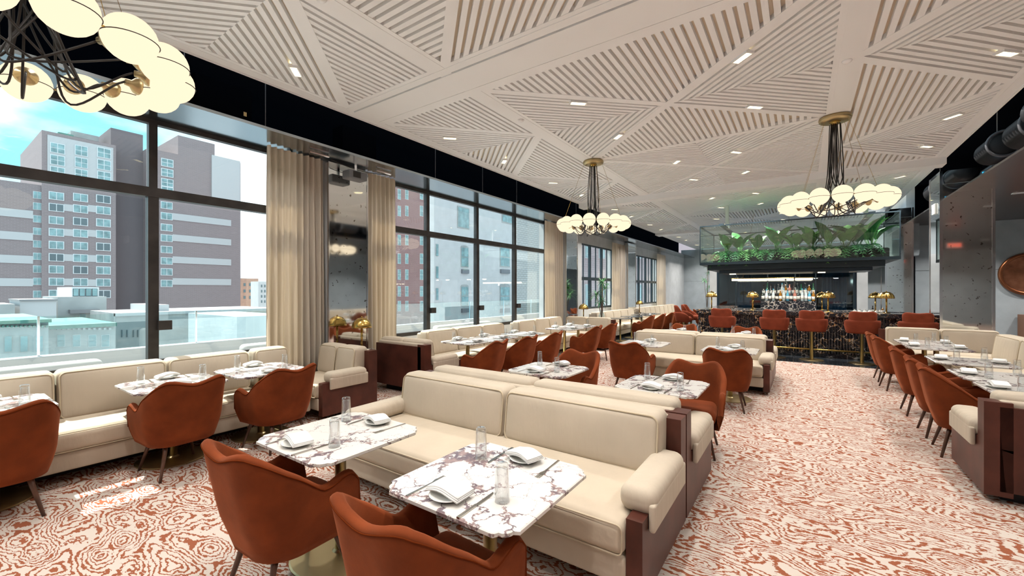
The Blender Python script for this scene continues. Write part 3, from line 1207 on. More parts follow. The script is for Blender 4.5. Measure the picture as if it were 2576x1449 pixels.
def make_setting():
    pl = MB().lathe([(0, .004), (.045, .002), (.052, 0), (.058, .006), (.078, .015), (.084, .019), (.082, .022), (.074, .018), (.05, .010), (0, .009)], 28).build('saucer', 'porcelain', None, True)
    # folded napkin: three soft layers
    mb = MB()
    for k, (w, d, z, sk) in enumerate(((.185, .112, .019, .0), (.181, .109, .0255, .003), (.178, .106, .032, .006))):
        nx = 8
        vs, fs = [], []
        for top in (0, 1):
            for i in range(nx + 1):
                for j in range(5):
                    x = -w / 2 + w * i / nx
                    y = -d / 2 + d * j / 4 + sk
                    zz = z + .010 * math.cos((x / w) * PI * 1.6 + .6) * .9 + (.0075 if top else 0) - .05 * x * x / w
                    if i in (0, nx):
                        zz -= .002
                    vs.append((x, y, zz))
        M = (nx + 1) * 5
        for top in (0, 1):
            for i in range(nx):
                for j in range(4):
                    q = [top * M + i * 5 + j, top * M + (i + 1) * 5 + j, top * M + (i + 1) * 5 + j + 1, top * M + i * 5 + j + 1]
                    fs.append(tuple(q if top else q[::-1]))
        for i in range(nx):
            for j in (0, 4):
                fs.append((i * 5 + j, (i + 1) * 5 + j, M + (i + 1) * 5 + j, M + i * 5 + j))
        for j in range(4):
            for i in (0, nx):
                fs.append((i * 5 + j, i * 5 + j + 1, M + i * 5 + j + 1, M + i * 5 + j))
        mb.add(vs, fs)
    na = mb.build('napkin', 'napkin', None, True)
    k = MB()
    k.prism([(-.006, -.105), (.006, -.105), (.0055, 0), (-.0055, 0)], .0, .006)
    k.prism([(-.0055, 0), (.008, .0), (.009, .07), (.003, .105), (-.0055, .112)], .001, .0035)
    k.v = [(x * 1.15, y * 1.15, z) for x, y, z in k.v]
    kn = k.build('knife', 'cutlery')
    g = MB()
    g.prism([(-.005, -.10), (.005, -.10), (.003, .03), (-.003, .03)], 0, .004)
    g.prism([(-.003, .03), (.003, .03), (.011, .052), (.011, .062), (-.011, .062), (-.011, .052)], .001, .004)
    for i in range(4):
        x = -.0095 + .0063 * i
        g.prism([(x - .0015, .062), (x + .0015, .062), (x + .001, .10), (x - .001, .10)], .001, .003)
    g.v = [(x * 1.15, y * 1.2, z) for x, y, z in g.v]
    fo = g.build('fork', 'cutlery')
    # tumbler stands upside down: rim on the table, thick base on top
    tu = MB().lathe([(.0325, 0), (.0335, .001), (.031, .08), (.028, .150), (.027, .160), (.023, .164), (0, .162), (0, .144), (.0225, .1425), (.025, .137), (.0285, .07), (.0312, .001), (.0325, 0)], 28).build('tumbler', 'tumbler', None, True)
    return pl, na, kn, fo, tu


proto = make_setting()
used = [False] * 5
PN = ['small white saucer', 'folded white napkin', 'table knife', 'fork', 'upturned clear tumbler']
PC = ['saucer', 'napkin', 'knife', 'fork', 'glass']
PG = ['white saucers', 'folded napkins', 'table knives', 'forks', 'upturned tumblers']
ZT = .7455
for ti, (x, y, ph, seats, cut) in enumerate(TABS):
    lab = 'square white marble table with purple veins: ' + ph.replace('the ', '', 1)
    if ti == 0:
        tab0.location = (x, y, 0)
        tab0['label'] = lab
        tab0['group'] = 'marble dining tables'
    else:
        dup(tab0, (x, y, 0), PI / 2 * (ti % 4), lab, 'marble dining tables')
    for si, a in enumerate(seats):
        ra = R(a) + PI / 2                         # local -Y points outwards to the seat
        if a in (-90, 90):
            side = 'near side' if a == -90 else 'far side'
        else:
            side = ('chair side' if (a == 0) == (x < 0) else 'bench side')
        rnd = random.Random(ti * 7 + si)
        j = lambda s: rnd.uniform(-s, s)
        spots = [(-.03, -.262, 0, 0), (-.027, -.258, .004, -.12 + j(.2)), (.115, -.245, 0, j(.06)), (-.185, -.24, 0, j(.08)), (.19 + j(.015), -.155 + j(.02), 0, 0)]
        for pi in range(5):
            if pi in (2, 3) and not cut:
                continue
            lx, ly, lz, lr = spots[pi]
            if pi == 1:
                lz = .0125
            wx = x + lx * math.cos(ra) - ly * math.sin(ra)
            wy = y + lx * math.sin(ra) + ly * math.cos(ra)
            lab = '%s on the %s of %s' % (PN[pi], side, ph)
            if pi == 1:
                lab = 'folded white napkin on saucer, %s of %s' % (side, ph)
            o = proto[pi] if not used[pi] else proto[pi].copy()
            if used[pi]:
                COL.objects.link(o)
            used[pi] = True
            o.location = (wx, wy, ZT + lz)
            o.rotation_euler = (0, 0, ra + lr)
            tag(o, lab, PC[pi], PG[pi])

# ================================================================ CURTAINS AND MIRRORS
def curtain_mat():
    m = bpy.data.materials.new('curtain')
    m.use_nodes = True
    nt = m.node_tree
    nt.nodes.clear()
    o = nt.nodes.new('ShaderNodeOutputMaterial')
    mx = nd(nt, 'ShaderNodeMixShader', Fac=.40)
    d = nt.nodes.new('ShaderNodeBsdfDiffuse')
    d.inputs['Color'].default_value = (.70, .64, .56, 1)
    t = nt.nodes.new('ShaderNodeBsdfTranslucent')
    t.inputs['Color'].default_value = (.74, .64, .50, 1)
    nt.links.new(d.outputs[0], mx.inputs[1])
    nt.links.new(t.outputs[0], mx.inputs[2])
    nt.links.new(mx.outputs[0], o.inputs['Surface'])
    MAT['curtain'] = m


curtain_mat()


def curtain(y0, y1, folds, label, x=-6.035, z0=.06, z1=3.64, m='curtain', amp=.05, axis='y', seed=1):
    rn = random.Random(seed)
    N = folds * 9
    ph = [rn.uniform(.6, 1.35) for _ in range(folds + 2)]
    rows = 7
    vs, fs = [], []
    for side in (0, 1):
        for r_ in range(rows):
            z = z0 + (z1 - z0) * r_ / (rows - 1)
            k = r_ / (rows - 1)
            sq = 1 - .05 * k                         # a little narrower at the gathered top
            for i in range(N + 1):
                u = i / N
                a = amp * ph[int(u * folds)] * (1 - .35 * k)
                off = a * math.sin(u * folds * 2 * PI) + .012 * math.sin(u * 37 + r_)
                yy = (y0 + y1) / 2 + (u - .5) * (y1 - y0) * sq
                xx = x + off + (.004 if side else 0)
                vs.append((xx, yy, z) if axis == 'y' else (yy, xx, z))
    M = rows * (N + 1)
    for side in (0, 1):
        for r_ in range(rows - 1):
            for i in range(N):
                q = [side * M + r_ * (N + 1) + i, side * M + r_ * (N + 1) + i + 1, side * M + (r_ + 1) * (N + 1) + i + 1, side * M + (r_ + 1) * (N + 1) + i]
                fs.append(tuple(q if side else q[::-1]))
    for r_ in range(rows - 1):
        for i in (0, N):
            a = r_ * (N + 1) + i
            fs.append((a, a + N + 1, M + a + N + 1, M + a))
    for r_ in (0, rows - 1):
        for i in range(N):
            a = r_ * (N + 1) + i
            fs.append((a, a + 1, M + a + 1, M + a))
    o = MB().add(vs, fs).build('curtain', m, None, True)
    return tag(o, label, 'curtain', 'linen window curtains' if m == 'curtain' else 'wine room curtains')


curtain(2.80, 3.66, 9, 'wide linen curtain left of the mirrored pillar', seed=2)
curtain(4.38, 5.05, 7, 'linen curtain right of the mirrored pillar, sunlit edge', seed=3)
curtain(10.35, 11.50, 9, 'linen curtain at the far end of the second window', seed=4)
curtain(15.5, 17.0, 9, 'linen curtain at the third window', seed=5, z1=3.5)
curtain(21.6, 23.3, 9, 'linen curtain at the farthest window', seed=6, z1=3.5)


def wall_mirror(y0, y1, label, z0=.10, z1=3.62):
    t = thing('pillar_mirror', label, 'mirror', (-5.965, (y0 + y1) / 2, 0), 0, 'mirrors on the window piers')
    h = (y1 - y0) / 2
    MB().box(-.15, -.001, -h + .02, h - .02, z0, z1).build('backing', 'concrete_pale', t)
    MB().box(0, .018, -h, h, z0, z1).build('mirror_sheet', 'antique_mirror', t)
    for s in (-1, 1):
        a, c = sorted((s * h, s * (h + .02)))
        MB().box(0, .03, a, c, z0, z1).build('edge_strip', 'chrome', t)
    return t


wall_mirror(3.69, 4.36, 'tall antique mirror on the nearest window pier')
wall_mirror(11.55, 12.30, 'tall antique mirror on the second window pier')
wall_mirror(17.1, 18.1, 'tall antique mirror on the farthest window pier')
# small projector-like unit hung in front of the first mirror, with loose cable
t = thing('projector', 'small grey ceiling projector hung before the near pier mirror', 'projector', (-5.72, 3.98, 3.36))
MB().rbox(-.10, .10, -.16, .16, 0, .13, .02, 4).build('body', 'plastic_grey', t, True)
MB().box(.10, .104, -.10, .03, .02, .11).build('grille', 'cord_black', t)
MB().box(-.02, .02, -.02, .02, .13, SOF - 3.36).build('bracket', 'chrome', t)
tag(MB().tube([(-5.78, 3.62 + .11 * k, 3.60 - .05 * math.sin(PI * k / 9)) for k in range(10)], .006, 5).build('cable', 'cord_black', None, True), 'thin black cable sagging below the soffit at the pier', 'cable')
for y0, lab in ((3.28, 'left'), (4.42, 'right')):
    tag(MB().tube([(-5.78, y0, SOF - .03), (-5.78, y0 + .3, SOF - .03)], .014, 8).build('curtain_track', 'chrome'), 'chrome curtain track end, %s of the mirrored pillar' % lab, 'curtain track')

# ---- mirrored columns on the right ------------------------------------
def mirror_column(x0, x1, y0, y1, label, n):
    t = thing('mirrored_column', label, 'column', ((x0 + x1) / 2, (y0 + y1) / 2, 0), 0, 'mirror clad columns')
    hx, hy = (x1 - x0) / 2, (y1 - y0) / 2
    MB().box(-hx, hx, -hy, hy, 0, 4.10).build('core', 'concrete', t)
    MB().box(-hx - .004, hx + .004, -hy - .02, -hy, .05, 3.84).build('mirror_sheet', 'antique_mirror', t)
    MB().box(-hx - .004, hx + .004, -hy - .02, -hy, 3.85, 4.12).build('mirror_sheet', 'mirror_plain', t)
    MB().box(-hx - .02, -hx, -hy, hy, .05, 4.12).build('mirror_sheet', 'mirror_plain', t)
    for sx in (-1, 1):
        MB().box(sx * hx - .022, sx * hx + .022, -hy - .03, -hy + .012, .05, 4.12).build('edge_strip', 'chrome', t)
    MB().box(-hx - .03, -hx - .005, hy - .02, hy + .01, .05, 4.12).build('edge_strip', 'chrome', t)
    if n == 1:
        MB().rbox(-hx - .05, -hx - .02, -hy + .25, -hy + .48, 3.28, 3.5, .008, 3).build('sensor_box', 'porcelain', t, True)


mirror_column(2.38, 3.12, 12.25, 13.05, 'mirror clad column behind the right booth', 1)
mirror_column(2.12, 2.72, 17.1, 17.85, 'mirror clad column beyond the bar end', 2)

# ================================================================ CHANDELIERS
def chandelier():
    t = thing('chandelier', 'x', 'chandelier')
    ZR = 2.94                    # ring height
    RR = .60
    N = 15
    MB().lathe([(0, ZC - .075), (.15, ZC - .075), (.19, ZC - .06), (.20, ZC - .03), (.19, ZC - .004), (0, ZC - .004)], 32).build('canopy', 'brass_dull', t, True)
    MB().lathe([(0, ZC - .11), (.05, ZC - .105), (.07, ZC - .075)], 24).build('canopy_boss', 'brass', t, True)
    ring = [(RR * math.cos(2 * PI * k / 60), RR * math.sin(2 * PI * k / 60), ZR - .008) for k in range(60)]
    MB().tube(ring, .005, 6, True).build('ring', 'brass', t, True)
    rn = random.Random(11)
    me = None
    for k in range(N):
        a = 2 * PI * k / N + .1
        c = Vector((RR * math.cos(a), RR * math.sin(a), 0))
        if me is None:
            g = MB().sphere((0, 0, 0), .117, 24, 14).build('globe', 'globe', t, True)
            me = g.data
            d = MB()
            d.lathe([(0, .117), (.052, .106), (.054, .112), (.046, .128), (.020, .150), (.018, .175), (0, .178)], 20)
            d.v = [(-z, y, x) for x, y, z in d.v]
            so = d.build('socket', 'brass_dull', g, True)
            bd = MB().tube([(.119 * math.cos(2 * PI * q / 32), .119 * math.sin(2 * PI * q / 32), -.012) for q in range(32)], .0026, 5, True).build('band', 'cord_black', g, True)
            sm, bm_ = so.data, bd.data
        else:
            g = bpy.data.objects.new('globe', me)
            COL.objects.link(g)
            g.parent = t
            for nm, dd in (('socket', sm), ('band', bm_)):
                q = bpy.data.objects.new(nm, dd)
                COL.objects.link(q)
                q.parent = g
        g.location = (c.x, c.y, ZR)
        g.rotation_euler = (0, 0, a)
        # cable: drops from the canopy, sags below the ring, rises to the back of the globe
        st = Vector((.045 * math.cos(a + .5) + rn.uniform(-.03, .03), .045 * math.sin(a + .5) + rn.uniform(-.03, .03), ZC - .10))
        en = Vector((c.x * .70, c.y * .70, ZR))
        ob = a + rn.uniform(-1.6, 1.6)
        low = Vector((.22 * math.cos(ob), .22 * math.sin(ob), ZR - .10 - rn.uniform(.0, .16)))
        P = [st, st.lerp(Vector((st.x * 1.5, st.y * 1.5, ZR + .35)), 1.0), low, en]
        pts = []
        Q = [P[0] + (P[0] - P[1]) * .2] + P + [P[3] + Vector((c.x, c.y, .25)) * .4]
        for i in range(1, 4):
            for j in range(9):
                u = j / 9
                p0, p1, p2, p3 = Q[i - 1], Q[i], Q[i + 1], Q[i + 2]
                pts.append(.5 * ((2 * p1) + (p2 - p0) * u + (2 * p0 - 5 * p1 + 4 * p2 - p3) * u * u + (3 * p1 - p0 - 3 * p2 + p3) * u ** 3))
        pts.append(en)
        MB().tube(pts, .0062, 5).build('cable', 'cord_black', t, True)
    for k in range(4):
        a = 2 * PI * k / 4 + .35
        MB().tube([(.17 * math.cos(a), .17 * math.sin(a), ZC - .03), (RR * math.cos(a), RR * math.sin(a), ZR)], .002, 4).build('suspension_wire', 'brass', t)
    return t


ch0 = chandelier()
ch0.location = (-3.36, .36, 0)
tag(ch0, 'globe ring chandelier at the top left corner, nearest the viewpoint', 'chandelier', 'ring chandeliers of fifteen opal globes')
dup(ch0, (-3.36, 7.66, 0), .3, 'globe ring chandelier in the middle, by the second window', 'ring chandeliers of fifteen opal globes')
dup(ch0, (.40, 7.72, 0), .5, 'globe ring chandelier on the right, over the aisle', 'ring chandeliers of fifteen opal globes')

# ================================================================ BAR
BX0, BX1 = -2.46, 2.34
BY = 12.75
bar = thing('bar_counter', 'long black marble bar counter with fluted front', 'bar counter')
MB().box(BX0 + .06, BX1, BY + .10, BY + .55, 0, 1.0).box(BX0 + .06, BX0 + .55, BY + .55, 16.4, 0, 1.0).build('body', 'marble_black_fine', bar)
MB().rbox(BX0, BX1 + .02, BY, BY + .66, 1.0, 1.11, .012, 4).build('counter_top', 'marble_black', bar)
MB().rbox(BX0, BX0 + .66, BY + .665, 16.5, 1.0, 1.11, .012, 4).build('counter_top', 'marble_black', bar)
MB().box(BX0 + .05, BX1, BY + .085, BY + .10, .62, 1.0).build('upper_band', 'marble_black', bar)
fl = MB()
n = 84
for k in range(n):
    x = BX0 + .09 + (BX1 - BX0 - .12) * k / n
    w = (BX1 - BX0 - .12) / n
    pts = [(x, BY + .10)] + [(x + w * .5 - w * .46 * math.cos(PI * q / 5), BY + .085 - .020 * math.sin(PI * q / 5)) for q in range(6)] + [(x + w, BY + .10)]
    fl.prism(pts[::-1], .10, .99)
tag(fl.build('fluting', 'marble_black', bar), kind='stuff')
fl = MB()
for k in range(60):
    y = BY + .12 + .06 * k
    pts = [(BX0 + .06, y)] + [(BX0 + .045 - .02 * math.sin(PI * q / 5), y + .03 - .028 * math.cos(PI * q / 5)) for q in range(6)] + [(BX0 + .06, y + .06)]
    fl.prism(pts, .10, .99)
tag(fl.build('fluting', 'marble_black', bar), kind='stuff')
MB().tube([(BX0 - .02, BY - .10, .20), (BX1 - .1, BY - .10, .20)], .022, 10).build('foot_rail', 'brass', bar, True)
for k in range(5):
    x = BX0 + .3 + k * 1.05
    MB().tube([(x, BY - .10, .20), (x, BY + .09, .20)], .012, 8).build('rail_bracket', 'brass', bar, True)

# back bar
bb = thing('back_bar', 'dark back bar counter carrying the lit bottle shelf', 'back bar', (0, 0, 0))
MB().box(-1.78, 2.2, 14.45, 15.15, 0, 1.02).build('body', 'winebox', bb)
MB().rbox(-1.78, 2.2, 14.40, 15.2, 1.02, 1.09, .01, 3).build('counter_top', 'marble_black_fine', bb)
MB().box(-1.02, .33, 14.62, 15.1, 1.09, 1.335).build('bottle_shelf', 'marble_black_fine', bb)
MB().box(-1.02, .33, 14.86, 15.1, 1.335, 1.50).build('bottle_step', 'marble_black_fine', bb)
# bottles
def bottle(h, r, neck, m, cap, shape):
    t = thing('bottle', 'x', 'bottle')
    if shape == 0:
        pr = [(0, 0), (r, .004), (r, h * .58), (r * .8, h * .66), (neck, h * .74), (neck, h * .95)]
    elif shape == 1:
        pr = [(0, 0), (r, .004), (r, h * .5), (r * .55, h * .66), (neck, h * .76), (neck, h * .95)]
    else:
        pr = [(0, 0), (r * .8, .003), (r, h * .12), (r, h * .62), (r * .9, h * .68), (neck, h * .71), (neck, h * .92)]
    MB().lathe(pr, 14).build('body', m, t, True)
    MB().lathe([(neck * 1.25, h * .90), (neck * 1.3, h), (0, h)], 12).build('stopper', cap, t, True)
    MB().lathe([(r * 1.02, h * .16), (r * 1.02, h * .44)], 14).build('bottle_label', 'paper', t, True)
    return t


bots = [bottle(.34, .040, .014, 'bottle_clear', 'chrome', 0), bottle(.33, .038, .015, 'bottle_dark', 'bottle_dark', 1), bottle(.31, .040, .015, 'bottle_amber', 'paper', 2),
        bottle(.36, .036, .014, 'bottle_frost', 'bottle_blue', 0), bottle(.35, .038, .014, 'bottle_green', 'bottle_green', 1), bottle(.33, .040, .014, 'bottle_rose', 'bottle_rose', 2), bottle(.32, .038, .014, 'bottle_blue', 'chrome', 0)]
BN = ['clear glass', 'dark glass', 'amber', 'frosted', 'green', 'pinkish', 'pale blue']
front = [0, 3, 0, 3, 1, 2, 3, 6, 0, 5, 0, 3, 3, 6, 2]
back = [1, 4, 1, 1, 0, 3, 2, 5, 1, 0, 4, 0, 2, 4]
ub = set()
for row, L, y, z in (('front row', front, 14.72, 1.336), ('raised back row', back, 14.93, 1.501)):
    for k, ty in enumerate(L):
        x = -.96 + (1.23) * k / (len(L) - 1) + random.uniform(-.003, .003)
        lab = '%s bottle in the %s, %s from the left' % (BN[ty], row, ORD[k] if k else 'first')
        if ty not in ub:
            o = bots[ty]
            ub.add(ty)
            o.location = (x, y, z)
            tag(o, lab, 'bottle', 'bottles on the back bar')
        else:
            o = dup(bots[ty], (x, y, z), random.uniform(0, 6), lab, 'bottles on the back bar')
        o.scale = (1, 1, random.uniform(.92, 1.08))
o = dup(bots[0], (-.40, 15.04, 1.501), 0, 'oversized clear bottle towering above the others', 'bottles on the back bar')
o.scale = (1.5, 1.5, 1.45)
o = dup(bots[1], (-.18, 15.02, 1.501), 0, 'tall slim dark bottle just right of the oversized one', 'bottles on the back bar')
o.scale = (.9, .9, 1.6)
# clutter on the bar: upturned coupe bowls and small bottles
bowl = tag(MB().lathe([(.05, 0), (.055, .005), (.03, .05), (.012, .065), (.012, .075), (.03, .08), (0, .081)], 16).build('bar_glass', 'porcelain', None, True), 'x', 'glass')
spots = [(1.05, 13.05), (1.15, 13.12), (1.24, 13.03), (1.34, 13.1), (1.46, 13.06), (1.53, 13.14)]
for k, (x, y) in enumerate(spots):
    o = bowl if k == 0 else bowl.copy()
    if k:
        COL.objects.link(o)
    o.location = (x, y, 1.111)
    tag(o, 'small white upturned glass on the bar top, %s from left' % (ORD[k] if k else 'first'), 'glass', 'small glasses on the bar top')
o = dup(bots[1], (1.40, 13.2, 1.111), 0, 'small dark bottle among the bar top glasses')
o.scale = (.6, .6, .5)
o = dup(bots[2], (1.58, 13.2, 1.111), 0, 'small amber bottle among the bar top glasses')
o.scale = (.6, .6, .45)


# mushroom lamps
def mushroom(lobed):
    t = thing('mushroom_lamp', 'x', 'table lamp')
    MB().lathe([(.075, 0), (.078, .006), (.07, .012), (.02, .018), (.016, .03)], 24).build('base', 'brass', t, True)
    MB().lathe([(.0165, .015), (.0165, .37)], 14).build('stem', 'brass', t, True)
    pr = [(.150, .345), (.149, .37), (.135, .42), (.105, .463), (.06, .492), (.02, .503), (0, .504)]
    sh = MB().lathe(pr, 48, (0, 0), 10 if lobed else 0, .10).build('shade', 'brass', t, True)
    MB().lathe([(0, .50), (.012, .505), (.010, .52), (0, .525)], 12).build('finial', 'brass', sh, True)
    MB().sphere((0, 0, .395), .028, 12, 8).build('bulb', 'bulb', t, True)
    return t


lp = mushroom(True)
LP = [(-2.10, 12.98, 1.111, 'brass mushroom lamp at the left end of the bar top'), (-1.09, 12.98, 1.111, 'brass mushroom lamp second from left on the bar top'),
      (.535, 12.98, 1.111, 'brass mushroom lamp third from left on the bar top'), (1.62, 12.98, 1.111, 'brass mushroom lamp at the right end of the bar top'),
      (.47, 14.75, 1.091, 'brass lamp on the back bar right of the bottles'), (-1.22, 14.72, 1.091, 'brass lamp on the back bar left of the bottles'),
      (1.62, 14.75, 1.091, 'brass lamp on the back bar at its right end')]
for k, (x, y, z, lab) in enumerate(LP):
    if k == 0:
        lp.location = (x, y, z)
        tag(lp, lab, 'table lamp', 'brass mushroom lamps')
    else:
        dup(lp, (x, y, z), 0, lab, 'brass mushroom lamps')
lp2 = mushroom(False)
# the smooth-domed lamps stand on side tables
st = thing('side_table', 'x', 'side table')
MB().lathe([(.20, .70), (.205, .71), (.20, .72), (0, .72)], 32).build('table_top', 'marble_black_fine', st)
MB().lathe([(.025, .02), (.025, .70)], 14).build('stem', 'brass_dull', st, True)
MB().lathe([(.16, 0), (.16, .015), (.03, .025)], 24).build('foot', 'brass_dull', st)
SL = [(-5.62, 4.03, 'by the near mirrored pillar'), (-5.55, 11.92, 'by the second pier mirror'), (-5.55, 17.35, 'by the farthest pier mirror'), (-3.9, 25.5, 'at the far concrete wall')]
for k, (x, y, w) in enumerate(SL):
    l1, l2 = 'smooth brass dome lamp on a side table ' + w, 'small round side table under a brass lamp ' + w
    if k == 0:
        lp2.location = (x, y, .722)
        st.location = (x, y, 0)
        tag(lp2, l1, 'table lamp', 'brass dome lamps')
        tag(st, l2, 'side table', 'lamp side tables')
    else:
        dup(lp2, (x, y, .722), 0, l1, 'brass dome lamps')
        dup(st, (x, y, 0), 0, l2, 'lamp side tables')


# bar stools
def make_stool():
    t = thing('bar_stool', 'x', 'bar stool')
    path = u_path(.315, .26, .16, .19, 44)
    htab = [(0, .985), (.55, .985), (.72, .96), (.88, .90), (.96, .85), (1.0, .78)]
    mb, seam = shell(path, htab, .685, .80, .06, .86, .06, 8, .0)
    mb.build('tub_shell', 'velvet_stool', t, True)
    path2 = u_path(.245, .265, -.06, .13, 30)
    mb, seam = shell(path2, [(0, 1.165), (.4, 1.18), (.62, 1.17), (.85, 1.08), (1.0, .97)], .90, .93, .055, .98, .12, 7)
    mb.build('backrest', 'velvet_stool', t, True)
    s = MB().rbox(-.25, .25, -.19, .23, .70, .83, .05, 7, (0, 0, .015))
    s.build('seat', 'velvet_stool', t, True)
    MB().lathe([(.036, .012), (.036, .70), (.09, .70)], 20).build('pole', 'brass_dull', t, True)
    MB().lathe([(.235, 0), (.24, .006), (.235, .012), (.04, .016)], 36).build('base_disc', 'brass_dull', t)
    return t


stool0 = make_stool()
for k, (x, y, a, lab) in enumerate([(-1.72, 12.2, 0, 'rust bar stool at the bar front, first from left'), (-.56, 12.2, 2, 'rust bar stool at the bar front, second from left'),
                                    (.19, 12.2, -2, 'rust bar stool at the bar front, third from left'), (1.11, 12.2, 0, 'rust bar stool at the bar front, fourth from left'),
                                    (2.02, 12.2, -8, 'rust bar stool at the bar front, beside the mirrored column'),
                                    (-2.98, 13.6, -75, 'rust bar stool at the bar side end, nearer one'), (-2.98, 14.6, -90, 'rust bar stool at the bar side end, farther one')]):
    if k == 0:
        stool0.location = (x, y, 0)
        stool0.rotation_euler = (0, 0, R(a))
        tag(stool0, lab, 'bar stool', 'rust bar stools')
    else:
        dup(stool0, (x, y, 0), R(a), lab, 'rust bar stools')

# ================================================================ GLASS PLANT LOFT OVER THE BAR
LX0, LX1, LY0, LY1, LZ0, LZ1 = -2.40, 1.86, 12.9, 15.2, 2.43, 3.47
loft = thing('plant_loft', 'hanging glass planter box over the bar, steel framed', 'planter', ((LX0 + LX1) / 2, (LY0 + LY1) / 2, 0))
ox, oy = loft.location.x, loft.location.y
def LB(n, m, x0, x1, y0, y1, z0, z1):
    return MB().box(x0 - ox, x1 - ox, y0 - oy, y1 - oy, z0, z1).build(n, m, loft)
LB('floor_tray', 'steel_blue', LX0, LX1, LY0, LY1, LZ0 - .07, LZ0)
LB('lower_frame', 'steel_blue', LX0 + .18, LX1 - .25, LY0 + .16, LY1 - .2, LZ0 - .21, LZ0 - .075)
LB('under_deck', 'winebox', LX0 + .45, LX1 - .45, LY0 + .4, LY1 - .4, LZ0 - .30, LZ0 - .215)
for y in (LY0, LY1 - .03):
    LB('top_rail', 'steel_blue', LX0, LX1, y, y + .03, LZ1 - .03, LZ1)
for x in (LX0, LX1 - .03):
    LB('top_rail', 'steel_blue', x, x + .03, LY0 + .03, LY1 - .03, LZ1 - .03, LZ1)
for x, y in ((LX0, LY0), (LX1 - .025, LY0), (LX0, LY1 - .025), (LX1 - .025, LY1 - .025)):
    LB('corner_post', 'steel_blue', x, x + .022, y, y + .022, LZ0, LZ1 - .03)
for k in range(3):
    a = LX0 + .03 + (LX1 - LX0 - .06) * k / 3
    c = LX0 + .03 + (LX1 - LX0 - .06) * (k + 1) / 3
    LB('glass_pane', 'loft_glass', a + .004, c - .004, LY0 + .008, LY0 + .018, LZ0, LZ1 - .03)
LB('glass_pane', 'loft_glass', LX0 + .008, LX0 + .018, LY0 + .03, LY1 - .03, LZ0, LZ1 - .03)
LB('glass_pane', 'loft_glass', LX1 - .018, LX1 - .008, LY0 + .03, LY1 - .03, LZ0, LZ1 - .03)
LB('trough', 'plinth_black', LX0 + .3, LX1 - .15, LY0 + .35, LY0 + .85, LZ0, LZ0 + .22)
LB('soil', 'soil', LX0 + .32, LX1 - .17, LY0 + .37, LY0 + .83, LZ0 + .22, LZ0 + .235)
for x, y in ((LX0 + .55, LY0 + 1.2), (LX1 - .5, LY0 + 1.2)):
    LB('hanger', 'white_paint', x - .045, x + .045, y - .045, y + .045, LZ1, ZC)
    LB('hanger_base', 'steel_blue', x - .06, x + .06, LY0, LY1, LZ1, LZ1 + .03)
for k, x in enumerate((-1.75, -.9, .35, 1.0)):
    LB('under_spot', 'tube_light' if k % 2 == 0 else 'porcelain', x, x + .16, LY0 + .9, LY0 + .97, LZ0 - .32, LZ0 - .302)
    ul = bpy.data.lights.new('under_lamp', 'AREA')
    ul.shape = 'RECTANGLE'
    ul.size, ul.size_y = .16, .07
    ul.energy = 14
    ul.color = (1.0, .93, .82)
    uo = bpy.data.objects.new('lamp', ul)
    COL.objects.link(uo)
    uo.parent = loft
    uo.location = (x + .08 - ox, LY0 + .935 - oy, LZ0 - .325)


def leaf_mesh(L, W, curl, n=7, wav=0.0):
    vs, fs = [], []
    for i in range(n + 1):
        u = i / n
        w = W * (math.sin(PI * min(1, u * 1.02 + .02)) ** .7) * (1 - .25 * u)
        y = L * math.sin(u * curl) / max(curl, .01)
        z = L * (math.cos(u * curl) - 1) / max(curl, .01)
        for s in (-1, 0, 1):
            vs.append((s * w / 2, y, z + (abs(s) * w * .22) + wav * math.sin(u * 20) * abs(s)))
    for i in range(n):
        for s in range(2):
            a = i * 3 + s
            fs.append((a, a + 1, a + 4, a + 3))
    return vs, fs


def place_leaf(mb, v, f, p, az, el, roll=0):
    M = Matrix.Translation(p) @ Matrix.Rotation(az, 4, 'Z') @ Matrix.Rotation(el, 4, 'X') @ Matrix.Rotation(roll, 4, 'Y')
    mb.add([M @ Vector(q) for q in v], f)


def broadleaf(x, y, z, label, n, L, seed, m='leaf'):
    rn = random.Random(seed)
    t = thing('broadleaf_plant', label, 'plant', (x, y, z), 0, 'broadleaf plants in the glass loft')
    for k in range(n):
        l = L * rn.uniform(.7, 1.1)
        st_ = l * .45
        az = 2 * PI * k / n + rn.uniform(-.4, .4)
        el = rn.uniform(1.0, 1.42)
        v, f = leaf_mesh(l, l * .46, .9, 9, .006)
        mb = MB()
        d = Vector((-math.sin(az) * math.cos(el), math.cos(az) * math.cos(el), math.sin(el)))
        place_leaf(mb, v, f, d * st_, az, el, rn.uniform(-.4, .4))
        lf = mb.build('leaf', rn.choice([m, m, 'leaf_pale', 'leaf_dark']), t, True)
        MB().tube([(0, 0, 0), d * st_], .010, 5, r1=.006).build('stalk', 'leaf_pale', lf, True)
    return t


